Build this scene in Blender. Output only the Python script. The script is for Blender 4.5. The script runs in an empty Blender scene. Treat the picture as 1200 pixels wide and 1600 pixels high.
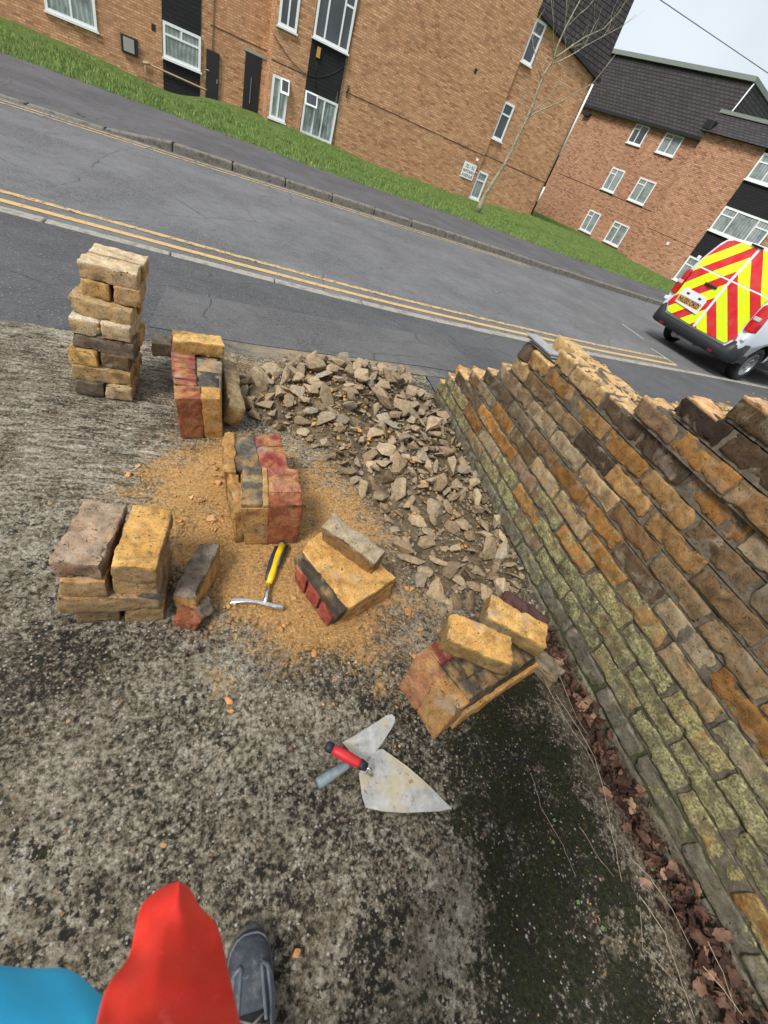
import bpy, bmesh, math, random
from mathutils import Vector, Matrix, noise
R=math.radians
# ---------------------------------------------------------------- camera
sc=bpy.context.scene
CH=1.24                                   # height of the phone above the concrete
RX=Vector((0.92432289,0.06061389,0.3767667)); RY=Vector((-0.22048184,-0.72101556,0.65690511)); RZ=Vector((0.31147223,-0.69026264,-0.65308693))
cd=bpy.data.cameras.new('camera'); cam=bpy.data.objects.new('camera',cd); sc.collection.objects.link(cam)
cd.sensor_fit='HORIZONTAL'; cd.sensor_width=36; cd.lens=36*650/1200; cd.clip_start=.02; cd.clip_end=2000; cd.dof.use_dof=True; cd.dof.focus_distance=2.5; cd.dof.aperture_fstop=8
M=Matrix(((RX[0],-RX[1],-RX[2]),(RY[0],-RY[1],-RY[2]),(RZ[0],-RZ[1],-RZ[2]))).to_4x4(); M.translation=(0,0,CH)
cam.matrix_world=M; sc.camera=cam
def ray(px,py):
    c=Vector((px-600,py-800,650)); return Vector((RX.dot(c),RY.dot(c),RZ.dot(c)))
def G(px,py,z=0):                         # point of a horizontal plane at height z
    d=ray(px,py); t=(z-CH)/d.z; return Vector((d.x*t,d.y*t,z))
def PY(px,py,y):                          # point of the vertical plane at distance y
    d=ray(px,py); t=y/d.y; return Vector((d.x*t,y,CH+d.z*t))
# ---------------------------------------------------------------- sky, sun, exposure
SUN_EL,SUN_AZ=R(50),R(-122)                # azimuth measured from +Y towards +X
w=bpy.data.worlds.new('World'); sc.world=w; w.use_nodes=True
nt=w.node_tree; nt.nodes.clear()
wo=nt.nodes.new('ShaderNodeOutputWorld'); bg=nt.nodes.new('ShaderNodeBackground'); sky=nt.nodes.new('ShaderNodeTexSky')
sky.sky_type='NISHITA'; sky.sun_disc=False; sky.sun_elevation=SUN_EL; sky.sun_rotation=SUN_AZ; sky.dust_density=4; sky.air_density=1
mx=nt.nodes.new('ShaderNodeMix'); mx.data_type='RGBA'; mx.inputs[0].default_value=.8
mx.inputs[7].default_value=(7.4,8.0,8.5,1)          # the flat grey-white cloud deck
tc=nt.nodes.new('ShaderNodeTexCoord'); cn=nt.nodes.new('ShaderNodeTexNoise'); cn.inputs['Scale'].default_value=2.2; cn.inputs['Detail'].default_value=5; nt.links.new(tc.outputs['Generated'],cn.inputs['Vector'])
cr=nt.nodes.new('ShaderNodeValToRGB'); cr.color_ramp.elements[0].position=.32; cr.color_ramp.elements[0].color=(6.2,6.8,7.3,1); cr.color_ramp.elements[1].position=.68; cr.color_ramp.elements[1].color=(8.4,8.9,9.3,1); nt.links.new(cn.outputs[0],cr.inputs[0]); nt.links.new(cr.outputs[0],mx.inputs[7])
nt.links.new(sky.outputs[0],mx.inputs[6]); nt.links.new(mx.outputs[2],bg.inputs[0]); bg.inputs[1].default_value=.082
nt.links.new(bg.outputs[0],wo.inputs[0])
sl=bpy.data.lights.new('sun','SUN'); sl.energy=2.3; sl.angle=R(16); sl.color=(1,.96,.9)
so=bpy.data.objects.new('sun',sl); sc.collection.objects.link(so)
sd=Vector((math.sin(SUN_AZ)*math.cos(SUN_EL),math.cos(SUN_AZ)*math.cos(SUN_EL),math.sin(SUN_EL)))
so.rotation_euler=sd.to_track_quat('Z','Y').to_euler(); so.location=(0,0,20)
sc.view_settings.view_transform='Standard'; sc.view_settings.look='None'; sc.view_settings.gamma=1; sc.view_settings.exposure=.62
sc.render.resolution_x=768; sc.render.resolution_y=1024
# ---------------------------------------------------------------- helpers
C=sc.collection
rnd=random.Random(7)
def tag(o,label=None,cat=None,group=None,kind=None):
    if label: o['label']=label
    if cat: o['category']=cat
    if group: o['group']=group
    if kind: o['kind']=kind
    return o
def empty(name,loc=(0,0,0),rz=0):
    o=bpy.data.objects.new(name,None); C.objects.link(o); o.location=loc; o.rotation_euler=(0,0,rz); o.empty_display_size=.05; return o
class MB:
    def __init__(s): s.v=[];s.f=[];s.m=[];s.sm=[];s.col=[];s.uv={}
    def add(s,vs,fs,m=0,smooth=False,col=None,ms=0.):
        b=len(s.v); s.v+= [tuple(v) for v in vs]
        if callable(ms): s.col+=[(tuple(col or (1,1,1)),ms(v)) for v in vs]
        else: s.col+=[(tuple(col or (1,1,1)),ms)]*len(vs)
        for f in fs: s.f.append(tuple(b+i for i in f)); s.m.append(m); s.sm.append(smooth)
        return s
    def box(s,x0,x1,y0,y1,z0,z1,m=0,col=None):
        v=[(x,y,z) for z in (z0,z1) for y in (y0,y1) for x in (x0,x1)]
        return s.add(v,[(0,2,3,1),(4,5,7,6),(0,1,5,4),(2,6,7,3),(0,4,6,2),(1,3,7,5)],m,False,col)
    def hexa(s,c,m=0,col=None):           # c: 4 bottom (ccw) + 4 top
        return s.add(c,[(3,2,1,0),(4,5,6,7),(0,1,5,4),(1,2,6,5),(2,3,7,6),(3,0,4,7)],m,False,col)
    def prism(s,poly,y0,y1,m=0,axis='y'): # poly in (x,z) extruded along y
        n=len(poly)
        if axis=='y': v=[(a,y0,b) for a,b in poly]+[(a,y1,b) for a,b in poly]
        elif axis=='x': v=[(y0,a,b) for a,b in poly]+[(y1,a,b) for a,b in poly]
        else: v=[(a,b,y0) for a,b in poly]+[(a,b,y1) for a,b in poly]
        return s.add(v,[tuple(range(n)),tuple(range(2*n-1,n-1,-1))]+[(i,i+n,(i+1)%n+n,(i+1)%n) for i in range(n)],m)
    def tube(s,pts,rad,n=8,m=0,smooth=True,col=None,flat=1.0):
        pts=[Vector(p) for p in pts]; k=len(pts)
        if not isinstance(rad,(list,tuple)): rad=[rad]*k
        vs=[];up=None
        for i,p in enumerate(pts):
            d=(pts[min(i+1,k-1)]-pts[max(i-1,0)]).normalized()
            if up is None:
                up=Vector((0,0,1)) if abs(d.z)<.9 else Vector((1,0,0))
            a=d.cross(up)
            if a.length<1e-5: a=d.cross(Vector((0,1,0)))
            a.normalize(); b=a.cross(d).normalized(); up=b
            for j in range(n):
                t=2*math.pi*j/n; vs.append(p+a*math.cos(t)*rad[i]+b*math.sin(t)*rad[i]*flat)
        fs=[(i*n+j,i*n+(j+1)%n,(i+1)*n+(j+1)%n,(i+1)*n+j) for i in range(k-1) for j in range(n)]
        fs+=[tuple(range(n-1,-1,-1)),tuple(range((k-1)*n,k*n))]
        return s.add(vs,fs,m,smooth,col)
    def loft(s,secs,m=0,smooth=True,close=True,cap=True):
        n=len(secs[0]); vs=[v for q in secs for v in q]
        fs=[(i*n+j,i*n+(j+1)%n,(i+1)*n+(j+1)%n,(i+1)*n+j) for i in range(len(secs)-1) for j in range(n if close else n-1)]
        if cap: fs+=[tuple(range(n-1,-1,-1)),tuple(range((len(secs)-1)*n,len(secs)*n))]
        return s.add(vs,fs,m,smooth)
    def mesh(s,name,mats):
        me=bpy.data.meshes.new(name); me.from_pydata(s.v,[],s.f)
        for m in (mats if isinstance(mats,(list,tuple)) else [mats]): me.materials.append(m)
        me.polygons.foreach_set('material_index',s.m); me.polygons.foreach_set('use_smooth',s.sm)
        a=me.attributes.new('Col','FLOAT_COLOR','POINT'); fl=[]
        for c,_ in s.col: fl+=[c[0],c[1],c[2],1]
        a.data.foreach_set('color',fl)
        a=me.attributes.new('moss','FLOAT','POINT'); a.data.foreach_set('value',[float(q) for _,q in s.col])
        me.update(); return me
    def build(s,name,mats,parent=None,bevel=0,fixn=True,uv=False,weighted=False):
        me=s.mesh(name,mats)
        if fixn:
            bm=bmesh.new(); bm.from_mesh(me); bmesh.ops.recalc_face_normals(bm,faces=bm.faces); bm.to_mesh(me); bm.free()
        if uv:
            ul=me.uv_layers.new(name='UV')
            for p in me.polygons:
                nn=p.normal; ax=max(range(3),key=lambda i:abs(nn[i]))
                for li in p.loop_indices:
                    c=me.vertices[me.loops[li].vertex_index].co
                    ul.data[li].uv=(c.y,c.z) if ax==0 else ((c.x,c.z) if ax==1 else (c.x,c.y))
        o=bpy.data.objects.new(name,me); C.objects.link(o)
        if parent: o.parent=parent
        if bevel:
            b=o.modifiers.new('b','BEVEL'); b.width=bevel; b.segments=2; b.limit_method='ANGLE'; b.angle_limit=R(35)
        return o
def lerp(a,b,t): return a+(b-a)*t
def interp(pts,x):
    if x<=pts[0][0]:
        (a,b),(c,d)=pts[0],pts[1]
    elif x>=pts[-1][0]:
        (a,b),(c,d)=pts[-2],pts[-1]
    else:
        for i in range(len(pts)-1):
            if pts[i][0]<=x<=pts[i+1][0]: (a,b),(c,d)=pts[i],pts[i+1]; break
    return b+(d-b)*(x-a)/(c-a)
def sinterp(pts,x,r=.5): return (interp(pts,x-r)+interp(pts,x)*2+interp(pts,x+r))/4
def smooth01(t): t=max(0,min(1,t)); return t*t*(3-2*t)
def copy_thing(o):
    c=o.copy(); C.objects.link(c)
    for ch in o.children:
        d=ch.copy(); C.objects.link(d); d.parent=c
        for g in ch.children:
            e=g.copy(); C.objects.link(e); e.parent=d
    return c
# ---------------------------------------------------------------- node helpers
class NT:
    def __init__(s,name):
        s.mat=bpy.data.materials.new(name); s.mat.use_nodes=True; s.t=s.mat.node_tree; s.t.nodes.clear()
        s.out=s.n('ShaderNodeOutputMaterial'); s.b=s.n('ShaderNodeBsdfPrincipled'); s.l(s.b.outputs[0],s.out.inputs[0])
    def n(s,k,**kw):
        q=s.t.nodes.new(k)
        for a,b in kw.items(): setattr(q,a,b)
        return q
    def l(s,a,b): s.t.links.new(a,b)
    def obj(s): return s.n('ShaderNodeTexCoord').outputs['Object']
    def geo(s): return s.n('ShaderNodeNewGeometry').outputs['Position']
    def attr(s,a,o='Color'): return s.n('ShaderNodeAttribute',attribute_name=a).outputs[o]
    def scale(s,v,sc_):
        m=s.n('ShaderNodeMapping'); s.l(v,m.inputs[0]); m.inputs['Scale'].default_value=sc_; return m.outputs[0]
    def noise(s,v,scale,detail=6,rough=.6,dist=0,out=0):
        q=s.n('ShaderNodeTexNoise'); s.l(v,q.inputs['Vector']); q.inputs['Scale'].default_value=scale; q.inputs['Detail'].default_value=detail; q.inputs['Roughness'].default_value=rough; q.inputs['Distortion'].default_value=dist; return q.outputs[out]
    def vor(s,v,scale,out='Distance',feature='F1',rand=1):
        q=s.n('ShaderNodeTexVoronoi',feature=feature); s.l(v,q.inputs['Vector']); q.inputs['Scale'].default_value=scale; q.inputs['Randomness'].default_value=rand; return q.outputs[out]
    def ramp(s,f,stops):
        q=s.n('ShaderNodeValToRGB'); s.l(f,q.inputs[0]); e=q.color_ramp.elements
        while len(e)<len(stops): e.new(.5)
        for i,(p,c) in enumerate(stops):
            e[i].position=p; e[i].color=(c,c,c,1) if isinstance(c,(int,float)) else (*c,1)
        return q.outputs[0]
    def mix(s,f,a,b,mode='MIX'):
        q=s.n('ShaderNodeMix',data_type='RGBA',blend_type=mode)
        for i,x in ((0,f),(6,a),(7,b)):
            if isinstance(x,(int,float)): q.inputs[i].default_value=x if i==0 else (x,x,x,1)
            elif isinstance(x,tuple): q.inputs[i].default_value=(*x,1)
            else: s.l(x,q.inputs[i])
        return q.outputs[2]
    def math(s,op,a,b=0.,c=None):
        q=s.n('ShaderNodeMath',operation=op)
        for i,x in enumerate((a,b,c)):
            if x is None: continue
            if isinstance(x,(int,float)): q.inputs[i].default_value=x
            else: s.l(x,q.inputs[i])
        return q.outputs[0]
    def sep(s,v): 
        q=s.n('ShaderNodeSeparateXYZ'); s.l(v,q.inputs[0]); return q.outputs
    def comb(s,x,y,z):
        q=s.n('ShaderNodeCombineXYZ')
        for i,a in enumerate((x,y,z)):
            if isinstance(a,(int,float)): q.inputs[i].default_value=a
            else: s.l(a,q.inputs[i])
        return q.outputs[0]
    def bump(s,h,strength=.5,dist=.01):
        q=s.n('ShaderNodeBump'); s.l(h,q.inputs['Height']); q.inputs['Strength'].default_value=strength; q.inputs['Distance'].default_value=dist; s.l(q.outputs[0],s.b.inputs['Normal'])
    def fin(s,col=None,rough=.9,spec=.3,metal=0):
        if col is not None:
            if isinstance(col,tuple): s.b.inputs['Base Color'].default_value=(*col,1)
            else: s.l(col,s.b.inputs['Base Color'])
        if isinstance(rough,(int,float)): s.b.inputs['Roughness'].default_value=rough
        else: s.l(rough,s.b.inputs['Roughness'])
        s.b.inputs['Specular IOR Level'].default_value=spec; s.b.inputs['Metallic'].default_value=metal
        return s.mat
def plain(name,col,rough=.6,spec=.4,metal=0,var=.12,sc_=30,bump=0):
    t=NT(name); o=t.obj(); n_=t.noise(o,sc_,5)
    c=t.mix(t.ramp(n_,[(.3,0.),(.7,1.)]),tuple(x*(1-var) for x in col),tuple(min(1,x*(1+var)) for x in col))
    if bump: t.bump(n_,bump,.003)
    return t.fin(c,rough,spec,metal)
# ---------------------------------------------------------------- materials
def m_nearbrick():
    t=NT('stock_brick'); p=t.geo(); col=t.attr('Col'); ms=t.attr('moss','Fac')
    n1=t.noise(p,24,9,.62,.6); n2=t.noise(p,150,6,.7); n3=t.noise(p,11,5,.6,.5)
    c=t.mix(t.ramp(n1,[(.36,0.),(.64,1.)]),t.mix(1.,col,(.62,.56,.5),'MULTIPLY'),t.mix(1.,col,(1.38,1.34,1.28),'MULTIPLY'))
    c=t.mix(t.ramp(t.noise(p,33,6,.6,1.),[(.5,0.),(.6,.7)]),c,t.mix(1.,col,(1.25,.98,.72),'MULTIPLY'))
    c=t.mix(t.ramp(n2,[(.36,.6),(.47,0.)]),c,t.mix(1.,col,(.42,.36,.3),'MULTIPLY'))
    c=t.mix(t.ramp(n3,[(.56,0.),(.7,.6)]),c,(.36,.31,.24))            # mortar smears
    pit=t.vor(t.mix(.04,p,t.noise(p,50,3,.5,0,1)),95); pm=t.math('MULTIPLY',t.ramp(pit,[(.13,1.),(.24,0.)]),t.ramp(t.noise(p,40,2),[(.5,0.),(.56,1.)]))
    c=t.mix(pm,c,(.035,.028,.02))
    soot=t.ramp(t.noise(p,17,8,.7,.5),[(.62,0.),(.67,.75)]); c=t.mix(soot,c,t.mix(1.,col,(.3,.3,.32),'MULTIPLY'))
    gm=t.math('MULTIPLY_ADD',t.noise(p,16,8,.7),1.6,-1.03)
    g=t.math('ADD',gm,t.math('MULTIPLY',ms,1.08)); g=t.ramp(g,[(.28,0.),(.5,1.)]); g=t.math('MULTIPLY',g,t.ramp(ms,[(.02,0.),(.12,1.)]))
    gc=t.mix(t.ramp(t.noise(p,130,6,.75),[(.38,0.),(.62,1.)]),(.07,.075,.035),(.50,.48,.23))
    gc=t.mix(t.ramp(t.noise(p,22,6,.7),[(.45,0.),(.6,.85)]),gc,(.085,.085,.06))
    c=t.mix(t.math('MULTIPLY',g,.82),c,gc)
    h=t.math('SUBTRACT',t.math('ADD',t.math('MULTIPLY',n2,.6),n1),t.math('MULTIPLY',pm,.8)); t.bump(h,.8,.0055)
    return t.fin(c,.92,.25)
def m_mortar(name,ca,cb,moss=True):
    t=NT(name); p=t.geo(); n1=t.noise(p,60,8,.75); n2=t.noise(p,12,5)
    c=t.mix(t.ramp(n1,[(.35,0.),(.65,1.)]),ca,cb)
    c=t.mix(t.ramp(n2,[(.5,0.),(.62,.6)]),c,tuple(x*.55 for x in ca))
    if moss:
        z=t.sep(p)[2]; g=t.ramp(t.math('ADD',t.noise(p,9,6,.7),t.math('MULTIPLY',z,-.9)),[(.36,0.),(.5,1.)])
        c=t.mix(t.math('MULTIPLY',g,.75),c,t.mix(n1,(.03,.045,.012),(.09,.11,.035)))
    t.bump(n1,.8,.006); return t.fin(c,.95,.2)
def m_concrete():
    t=NT('drive_concrete'); p=t.geo(); dust=t.attr('dust','Fac'); moss=t.attr('mossy','Fac'); rib=t.attr('rib','Fac'); dirt=t.attr('dirt','Fac')
    n0=t.noise(p,2.6,5,.6); n1=t.noise(p,22,9,.72); n2=t.noise(p,85,6,.7); n3=t.noise(p,240,3,.6)
    pr=t.scale(p,(9,52,1)); nr=t.noise(pr,1,6,.65,.8)
    m=t.math('ADD',t.math('MULTIPLY',t.noise(p,38,9,.78),.5),t.math('MULTIPLY',n2,.5)); m=t.math('ADD',m,t.math('MULTIPLY_ADD',n0,.34,-.16))
    mr=t.math('ADD',t.math('MULTIPLY',nr,.6),t.math('MULTIPLY',n2,.4))
    m=t.mix(t.math('MULTIPLY',rib,.75),m,t.math('ADD',mr,.015))
    m=t.math('SUBTRACT',m,t.math('MULTIPLY',moss,.07))
    c=t.ramp(m,[(.415,(.015,.013,.010)),(.462,(.078,.067,.047)),(.507,(.215,.187,.135)),(.555,(.36,.325,.25)),(.625,(.56,.53,.44))])
    c=t.mix(t.ramp(t.noise(p,1.3,3),[(.4,0.),(.65,.25)]),c,(.2,.165,.11))
    big=t.noise(p,3.8,6,.7); spk=t.math('ADD',t.noise(p,50,7,.75),t.math('MULTIPLY_ADD',big,.62,-.325)); spk=t.math('ADD',spk,t.math('MULTIPLY',moss,.09))
    c=t.mix(t.math('MULTIPLY',t.ramp(spk,[(.55,0.),(.585,.95)]),t.math('MULTIPLY_ADD',rib,-.6,1.)),c,(.016,.015,.011))
    lic=t.math('SUBTRACT',t.noise(p,48,7,.75),t.math('MULTIPLY_ADD',t.noise(p,4,4,.6),.36,-.18)); c=t.mix(t.ramp(lic,[(.60,0.),(.65,.8)]),c,(.53,.505,.43))
    c=t.mix(t.ramp(t.noise(p,6,7,.75),[(.47,0.),(.62,.75)]),c,t.mix(1.,c,(.42,.37,.30),'MULTIPLY'))
    # exposed stones
    v=t.n('ShaderNodeTexVoronoi'); t.l(p,v.inputs['Vector']); v.inputs['Scale'].default_value=105
    vc=t.sep(v.outputs['Color']); on=t.math('MULTIPLY',t.ramp(v.outputs['Distance'],[(.26,1.),(.36,0.)]),t.math('GREATER_THAN',vc[0],.66))
    sc_=t.ramp(vc[1],[(.0,(.1,.085,.07)),(.35,(.3,.24,.16)),(.6,(.42,.38,.31)),(.8,(.6,.58,.52)),(.97,(.42,.2,.1))])
    c=t.mix(t.math('MULTIPLY',on,.85),c,sc_)
    v2=t.n('ShaderNodeTexVoronoi'); t.l(p,v2.inputs['Vector']); v2.inputs['Scale'].default_value=48
    q2=t.sep(v2.outputs['Color']); on2=t.math('MULTIPLY',t.ramp(v2.outputs['Distance'],[(.16,1.),(.24,0.)]),t.math('GREATER_THAN',q2[0],.8))
    c=t.mix(t.math('MULTIPLY',on2,.8),c,t.ramp(q2[1],[(0.,(.2,.15,.1)),(.5,(.45,.42,.36)),(1.,(.62,.6,.55))]))
    holes=t.ramp(t.vor(t.mix(.03,p,t.noise(p,30,3,.5,0,1)),34),[(.12,1.),(.26,0.)]); holes=t.math('MULTIPLY',holes,t.ramp(t.noise(p,7,4),[(.45,0.),(.6,1.)]))
    c=t.mix(t.math('MULTIPLY',holes,.85),c,(.018,.016,.012))
    gm=t.ramp(t.math('ADD',t.math('ADD',t.math('MULTIPLY',t.noise(p,8,8,.72),1.9),t.math('MULTIPLY',t.noise(p,42,6,.75),1.3)),t.math('MULTIPLY_ADD',moss,.44,-1.72)),[(.21,0.),(.255,1.)])
    mc=t.mix(t.ramp(t.noise(p,110,5,.7),[(.35,0.),(.68,1.)]),(.004,.005,.002),(.035,.042,.012))
    c=t.mix(t.math('MULTIPLY',gm,.93),c,mc)
    c=t.mix(t.math('MULTIPLY',dirt,t.ramp(n1,[(.35,.4),(.6,.95)])),c,t.mix(n2,(.05,.036,.024),(.22,.175,.12)))
    dm=t.math('ADD',t.math('MULTIPLY',dust,.62),t.math('ADD',t.math('MULTIPLY_ADD',t.noise(p,7,9,.8),3.4,-2.25),t.math('MULTIPLY_ADD',t.noise(p,75,4,.7),2.2,-.9))); dm=t.ramp(dm,[(.0,0.),(.7,.95)]); dm=t.math('MULTIPLY',dm,t.ramp(dust,[(.05,0.),(.3,1.)]))
    dc=t.mix(t.ramp(n2,[(.35,0.),(.65,1.)]),(.36,.18,.05),(.72,.41,.135))
    dc=t.mix(t.ramp(n3,[(.55,0.),(.65,.6)]),dc,(.6,.42,.22))
    c=t.mix(t.math('MULTIPLY',dm,.9),c,dc)
    h=t.math('ADD',t.math('MULTIPLY',m,1.5),t.math('MULTIPLY',on,.22)); h=t.math('ADD',h,t.math('MULTIPLY',on2,.3)); h=t.math('SUBTRACT',h,t.math('MULTIPLY',holes,.5)); h=t.math('ADD',h,t.math('MULTIPLY',n2,.6))
    t.bump(h,.9,.012)
    return t.fin(c,t.ramp(n1,[(.4,.75),(.6,.95)]),.3)
def m_asphalt(name,base,fine=1.,warm=0.,dust=False,spec=.35):
    t=NT(name); p=t.geo(); n1=t.noise(p,1.1,6,.65); n2=t.noise(p,60,5,.7); n3=t.noise(p,8,5,.6)
    b=base
    c=t.mix(t.ramp(n2,[(.35,0.),(.65,1.)]),tuple(x*.55 for x in b),tuple(x*1.5 for x in b))
    c=t.mix(t.ramp(n1,[(.4,0.),(.62,.75)]),c,tuple(x*1.55+.01*warm for x in b))
    c=t.mix(t.ramp(n3,[(.5,0.),(.7,.35)]),c,tuple(x*.6 for x in b))
    v=t.n('ShaderNodeTexVoronoi'); t.l(p,v.inputs['Vector']); v.inputs['Scale'].default_value=95
    q=t.sep(v.outputs['Color']); on=t.math('MULTIPLY',t.ramp(v.outputs['Distance'],[(.28,1.),(.4,0.)]),t.math('GREATER_THAN',q[0],.72))
    c=t.mix(t.math('MULTIPLY',on,.6*fine),c,t.ramp(q[1],[(0.,tuple(x*2 for x in b)),(.7,(.24,.23,.21)),(1.,(.5,.48,.44))]))
    ck=t.vor(t.mix(.12,p,t.noise(p,3,4,.5,0,1)),.9,'Distance','DISTANCE_TO_EDGE'); cm=t.math('MULTIPLY',t.ramp(ck,[(.0,1.),(.006,0.)]),t.ramp(n1,[(.5,0.),(.55,.8)]))
    c=t.mix(cm,c,(.02,.02,.02))
    if dust:
        d=t.attr('dust','Fac'); dm=t.math('ADD',d,t.math('MULTIPLY_ADD',t.noise(p,9,9,.7),1.5,-1.)); dm=t.math('MULTIPLY',t.ramp(dm,[(.15,0.),(.8,.9)]),t.ramp(d,[(.02,0.),(.2,1.)]))
        c=t.mix(dm,c,t.mix(n2,(.2,.15,.09),(.38,.3,.19)))
    t.bump(t.math('ADD',n2,t.math('MULTIPLY',on,.4)),.5,.006)
    return t.fin(c,.85,spec)
def m_farbrick(name,ca,cb,cm_,dark):
    t=NT(name); uv=t.n('ShaderNodeUVMap',uv_map='UV').outputs[0]
    b=t.n('ShaderNodeTexBrick'); t.l(uv,b.inputs['Vector']); b.inputs['Scale'].default_value=1
    b.inputs['Brick Width'].default_value=.225; b.inputs['Row Height'].default_value=.075; b.inputs['Mortar Size'].default_value=.009; b.inputs['Mortar Smooth'].default_value=.2
    b.inputs['Color1'].default_value=(*ca,1); b.inputs['Color2'].default_value=(*cb,1); b.inputs['Mortar'].default_value=(*cm_,1)
    # per-brick tint through a white-noise cell of the bond
    s=t.sep(uv); row=t.math('FLOOR',t.math('DIVIDE',s[1],.075)); off=t.math('MULTIPLY',t.math('MODULO',row,2.),.5)
    colm=t.math('FLOOR',t.math('ADD',t.math('DIVIDE',s[0],.225),off)); wn=t.n('ShaderNodeTexWhiteNoise',noise_dimensions='2D'); t.l(t.comb(colm,row,0.),wn.inputs[0])
    nz=t.noise(uv,.55,4,.6)
    k=t.math('GREATER_THAN',wn.outputs[0],t.math('SUBTRACT',1.18,t.math('MULTIPLY',nz,.52)))
    c=t.mix(t.math('MULTIPLY',k,.75),b.outputs[0],dark)
    k2=t.ramp(wn.outputs[0],[(.0,.78),(1.,1.2)]); c=t.mix(1.,c,k2,'MULTIPLY')
    c=t.mix(b.outputs[1],c,cm_)
    c=t.mix(t.ramp(t.noise(uv,.35,5,.6),[(.35,0.),(.7,.45)]),c,t.mix(1.,c,(.66,.6,.56),'MULTIPLY'))
    t.bump(t.math('SUBTRACT',1.,b.outputs[1]),.6,.01)
    return t.fin(c,.9,.2)
def m_tiles(name,ca,cb,row=.17,bumpd=.03):
    t=NT(name); uv=t.n('ShaderNodeUVMap',uv_map='UV').outputs[0]
    b=t.n('ShaderNodeTexBrick'); t.l(uv,b.inputs['Vector']); b.inputs['Scale'].default_value=1; b.inputs['Brick Width'].default_value=.3; b.inputs['Row Height'].default_value=row
    b.inputs['Mortar Size'].default_value=.018; b.inputs['Color1'].default_value=(*ca,1); b.inputs['Color2'].default_value=(*cb,1); b.inputs['Mortar'].default_value=(.012,.011,.011,1)
    c=t.mix(t.ramp(t.noise(uv,.8,6,.7),[(.35,0.),(.7,.6)]),b.outputs[0],t.mix(1.,b.outputs[0],(1.5,1.45,1.4),'MULTIPLY'))
    t.bump(t.math('SUBTRACT',t.math('FRACT',t.math('DIVIDE',t.sep(uv)[1],-row)),t.math('MULTIPLY',b.outputs[1],.5)),.8,bumpd)
    return t.fin(c,.8,.3)
def m_grass():
    t=NT('turf'); p=t.geo(); c=t.mix(t.ramp(t.noise(p,2.2,6,.7),[(.35,0.),(.65,1.)]),(.08,.145,.03),(.17,.25,.065))
    c=t.mix(t.ramp(t.noise(p,9,5,.7),[(.5,0.),(.72,.7)]),c,(.15,.17,.05)); c=t.mix(t.ramp(t.noise(p,.8,4),[(.62,0.),(.72,.6)]),c,(.17,.14,.08))
    t.bump(t.noise(t.scale(p,(30,30,30)),1,6,.8),1.,.06); return t.fin(c,.9,.2)
def m_chevron():
    t=NT('chevron_vinyl'); o=t.obj(); s=t.sep(o); v=t.math('ADD',s[2],t.math('ABSOLUTE',t.math('SUBTRACT',s[1],.025)))
    f=t.math('FRACT',t.math('DIVIDE',t.math('SUBTRACT',v,.86),.46)); k=t.math('LESS_THAN',f,.48)
    c=t.mix(k,(.72,1.0,.0),(.62,.008,.02)); c=t.mix(t.ramp(t.noise(o,5,5),[(.4,0.),(.8,.25)]),c,(.32,.3,.2))
    return t.fin(c,.3,.5)
def m_chunk(name,ramp_):
    t=NT(name); o=t.obj(); p=t.geo(); oi=t.n('ShaderNodeObjectInfo'); at=t.attr('Col')
    c=t.mix(1.,t.ramp(oi.outputs['Random'],ramp_),at,'MULTIPLY'); n1=t.noise(p,70,7,.7); n2=t.noise(p,16,4)
    c=t.mix(t.ramp(n1,[(.3,0.),(.7,1.)]),t.mix(1.,c,(.58,.56,.54),'MULTIPLY'),t.mix(1.,c,(1.25,1.22,1.2),'MULTIPLY'))
    c=t.mix(t.ramp(n2,[(.62,0.),(.72,.5)]),c,(.42,.26,.09)); t.bump(n1,.8,.006); return t.fin(c,.95,.2)
B_NEAR=m_nearbrick()
MORTAR=m_mortar('weathered_mortar',(.085,.072,.052),(.2,.17,.125))
MORTAR_D=m_mortar('dark_mortar',(.045,.04,.034),(.13,.12,.1),False)
MORTAR_Y=m_mortar('sandy_mortar',(.3,.17,.055),(.5,.31,.12),False)
CONC=m_concrete()
ASPH=m_asphalt('road_asphalt',(.112,.113,.117)); FOOT=m_asphalt('footway_asphalt',(.068,.069,.074),1.1,0,True); PAV=m_asphalt('pavement_asphalt',(.078,.076,.08),.5)
KERB=m_mortar('kerb_stone',(.13,.12,.1),(.28,.26,.22),False); KERB_P=m_mortar('pale_kerb_stone',(.25,.23,.19),(.42,.39,.34),False)
FB1=m_farbrick('buff_brick',(.50,.25,.13),(.66,.38,.215),(.33,.22,.14),(.24,.10,.055))
FB2=m_farbrick('red_buff_brick',(.46,.235,.14),(.58,.325,.2),(.22,.145,.105),(.18,.075,.05))
TILE=m_tiles('dark_roof_tile',(.034,.03,.032),(.05,.044,.046)); BOARD=m_tiles('black_boarding',(.010,.011,.014),(.013,.014,.018),.12,.012)
GRASS=m_grass()
WHITE=plain('white_upvc',(.78,.8,.82),.35,.5,0,.04); WHITEP=plain('white_van_paint',(.72,.76,.82),.22,.6,0,.03)
BLACKP=plain('black_plastic',(.02,.022,.025),.5,.4,0,.3,60,.3); DARKM=plain('black_metal',(.012,.012,.014),.5,.5)
PIPE=plain('cream_pipe_paint',(.4,.3,.2),.6); GREYM=plain('galvanised_metal',(.35,.34,.32),.5,.5,.3)
STEEL=plain('polished_steel',(.62,.62,.6),.28,.5,1,.15,80); LEADM=plain('grey_lead_flashing',(.2,.23,.2),.7)
RUBBER=plain('tyre_rubber',(.018,.018,.02),.8,.3,0,.3,40,.4); RIM=plain('silver_wheel',(.3,.32,.34),.4,.5,.6)
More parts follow.
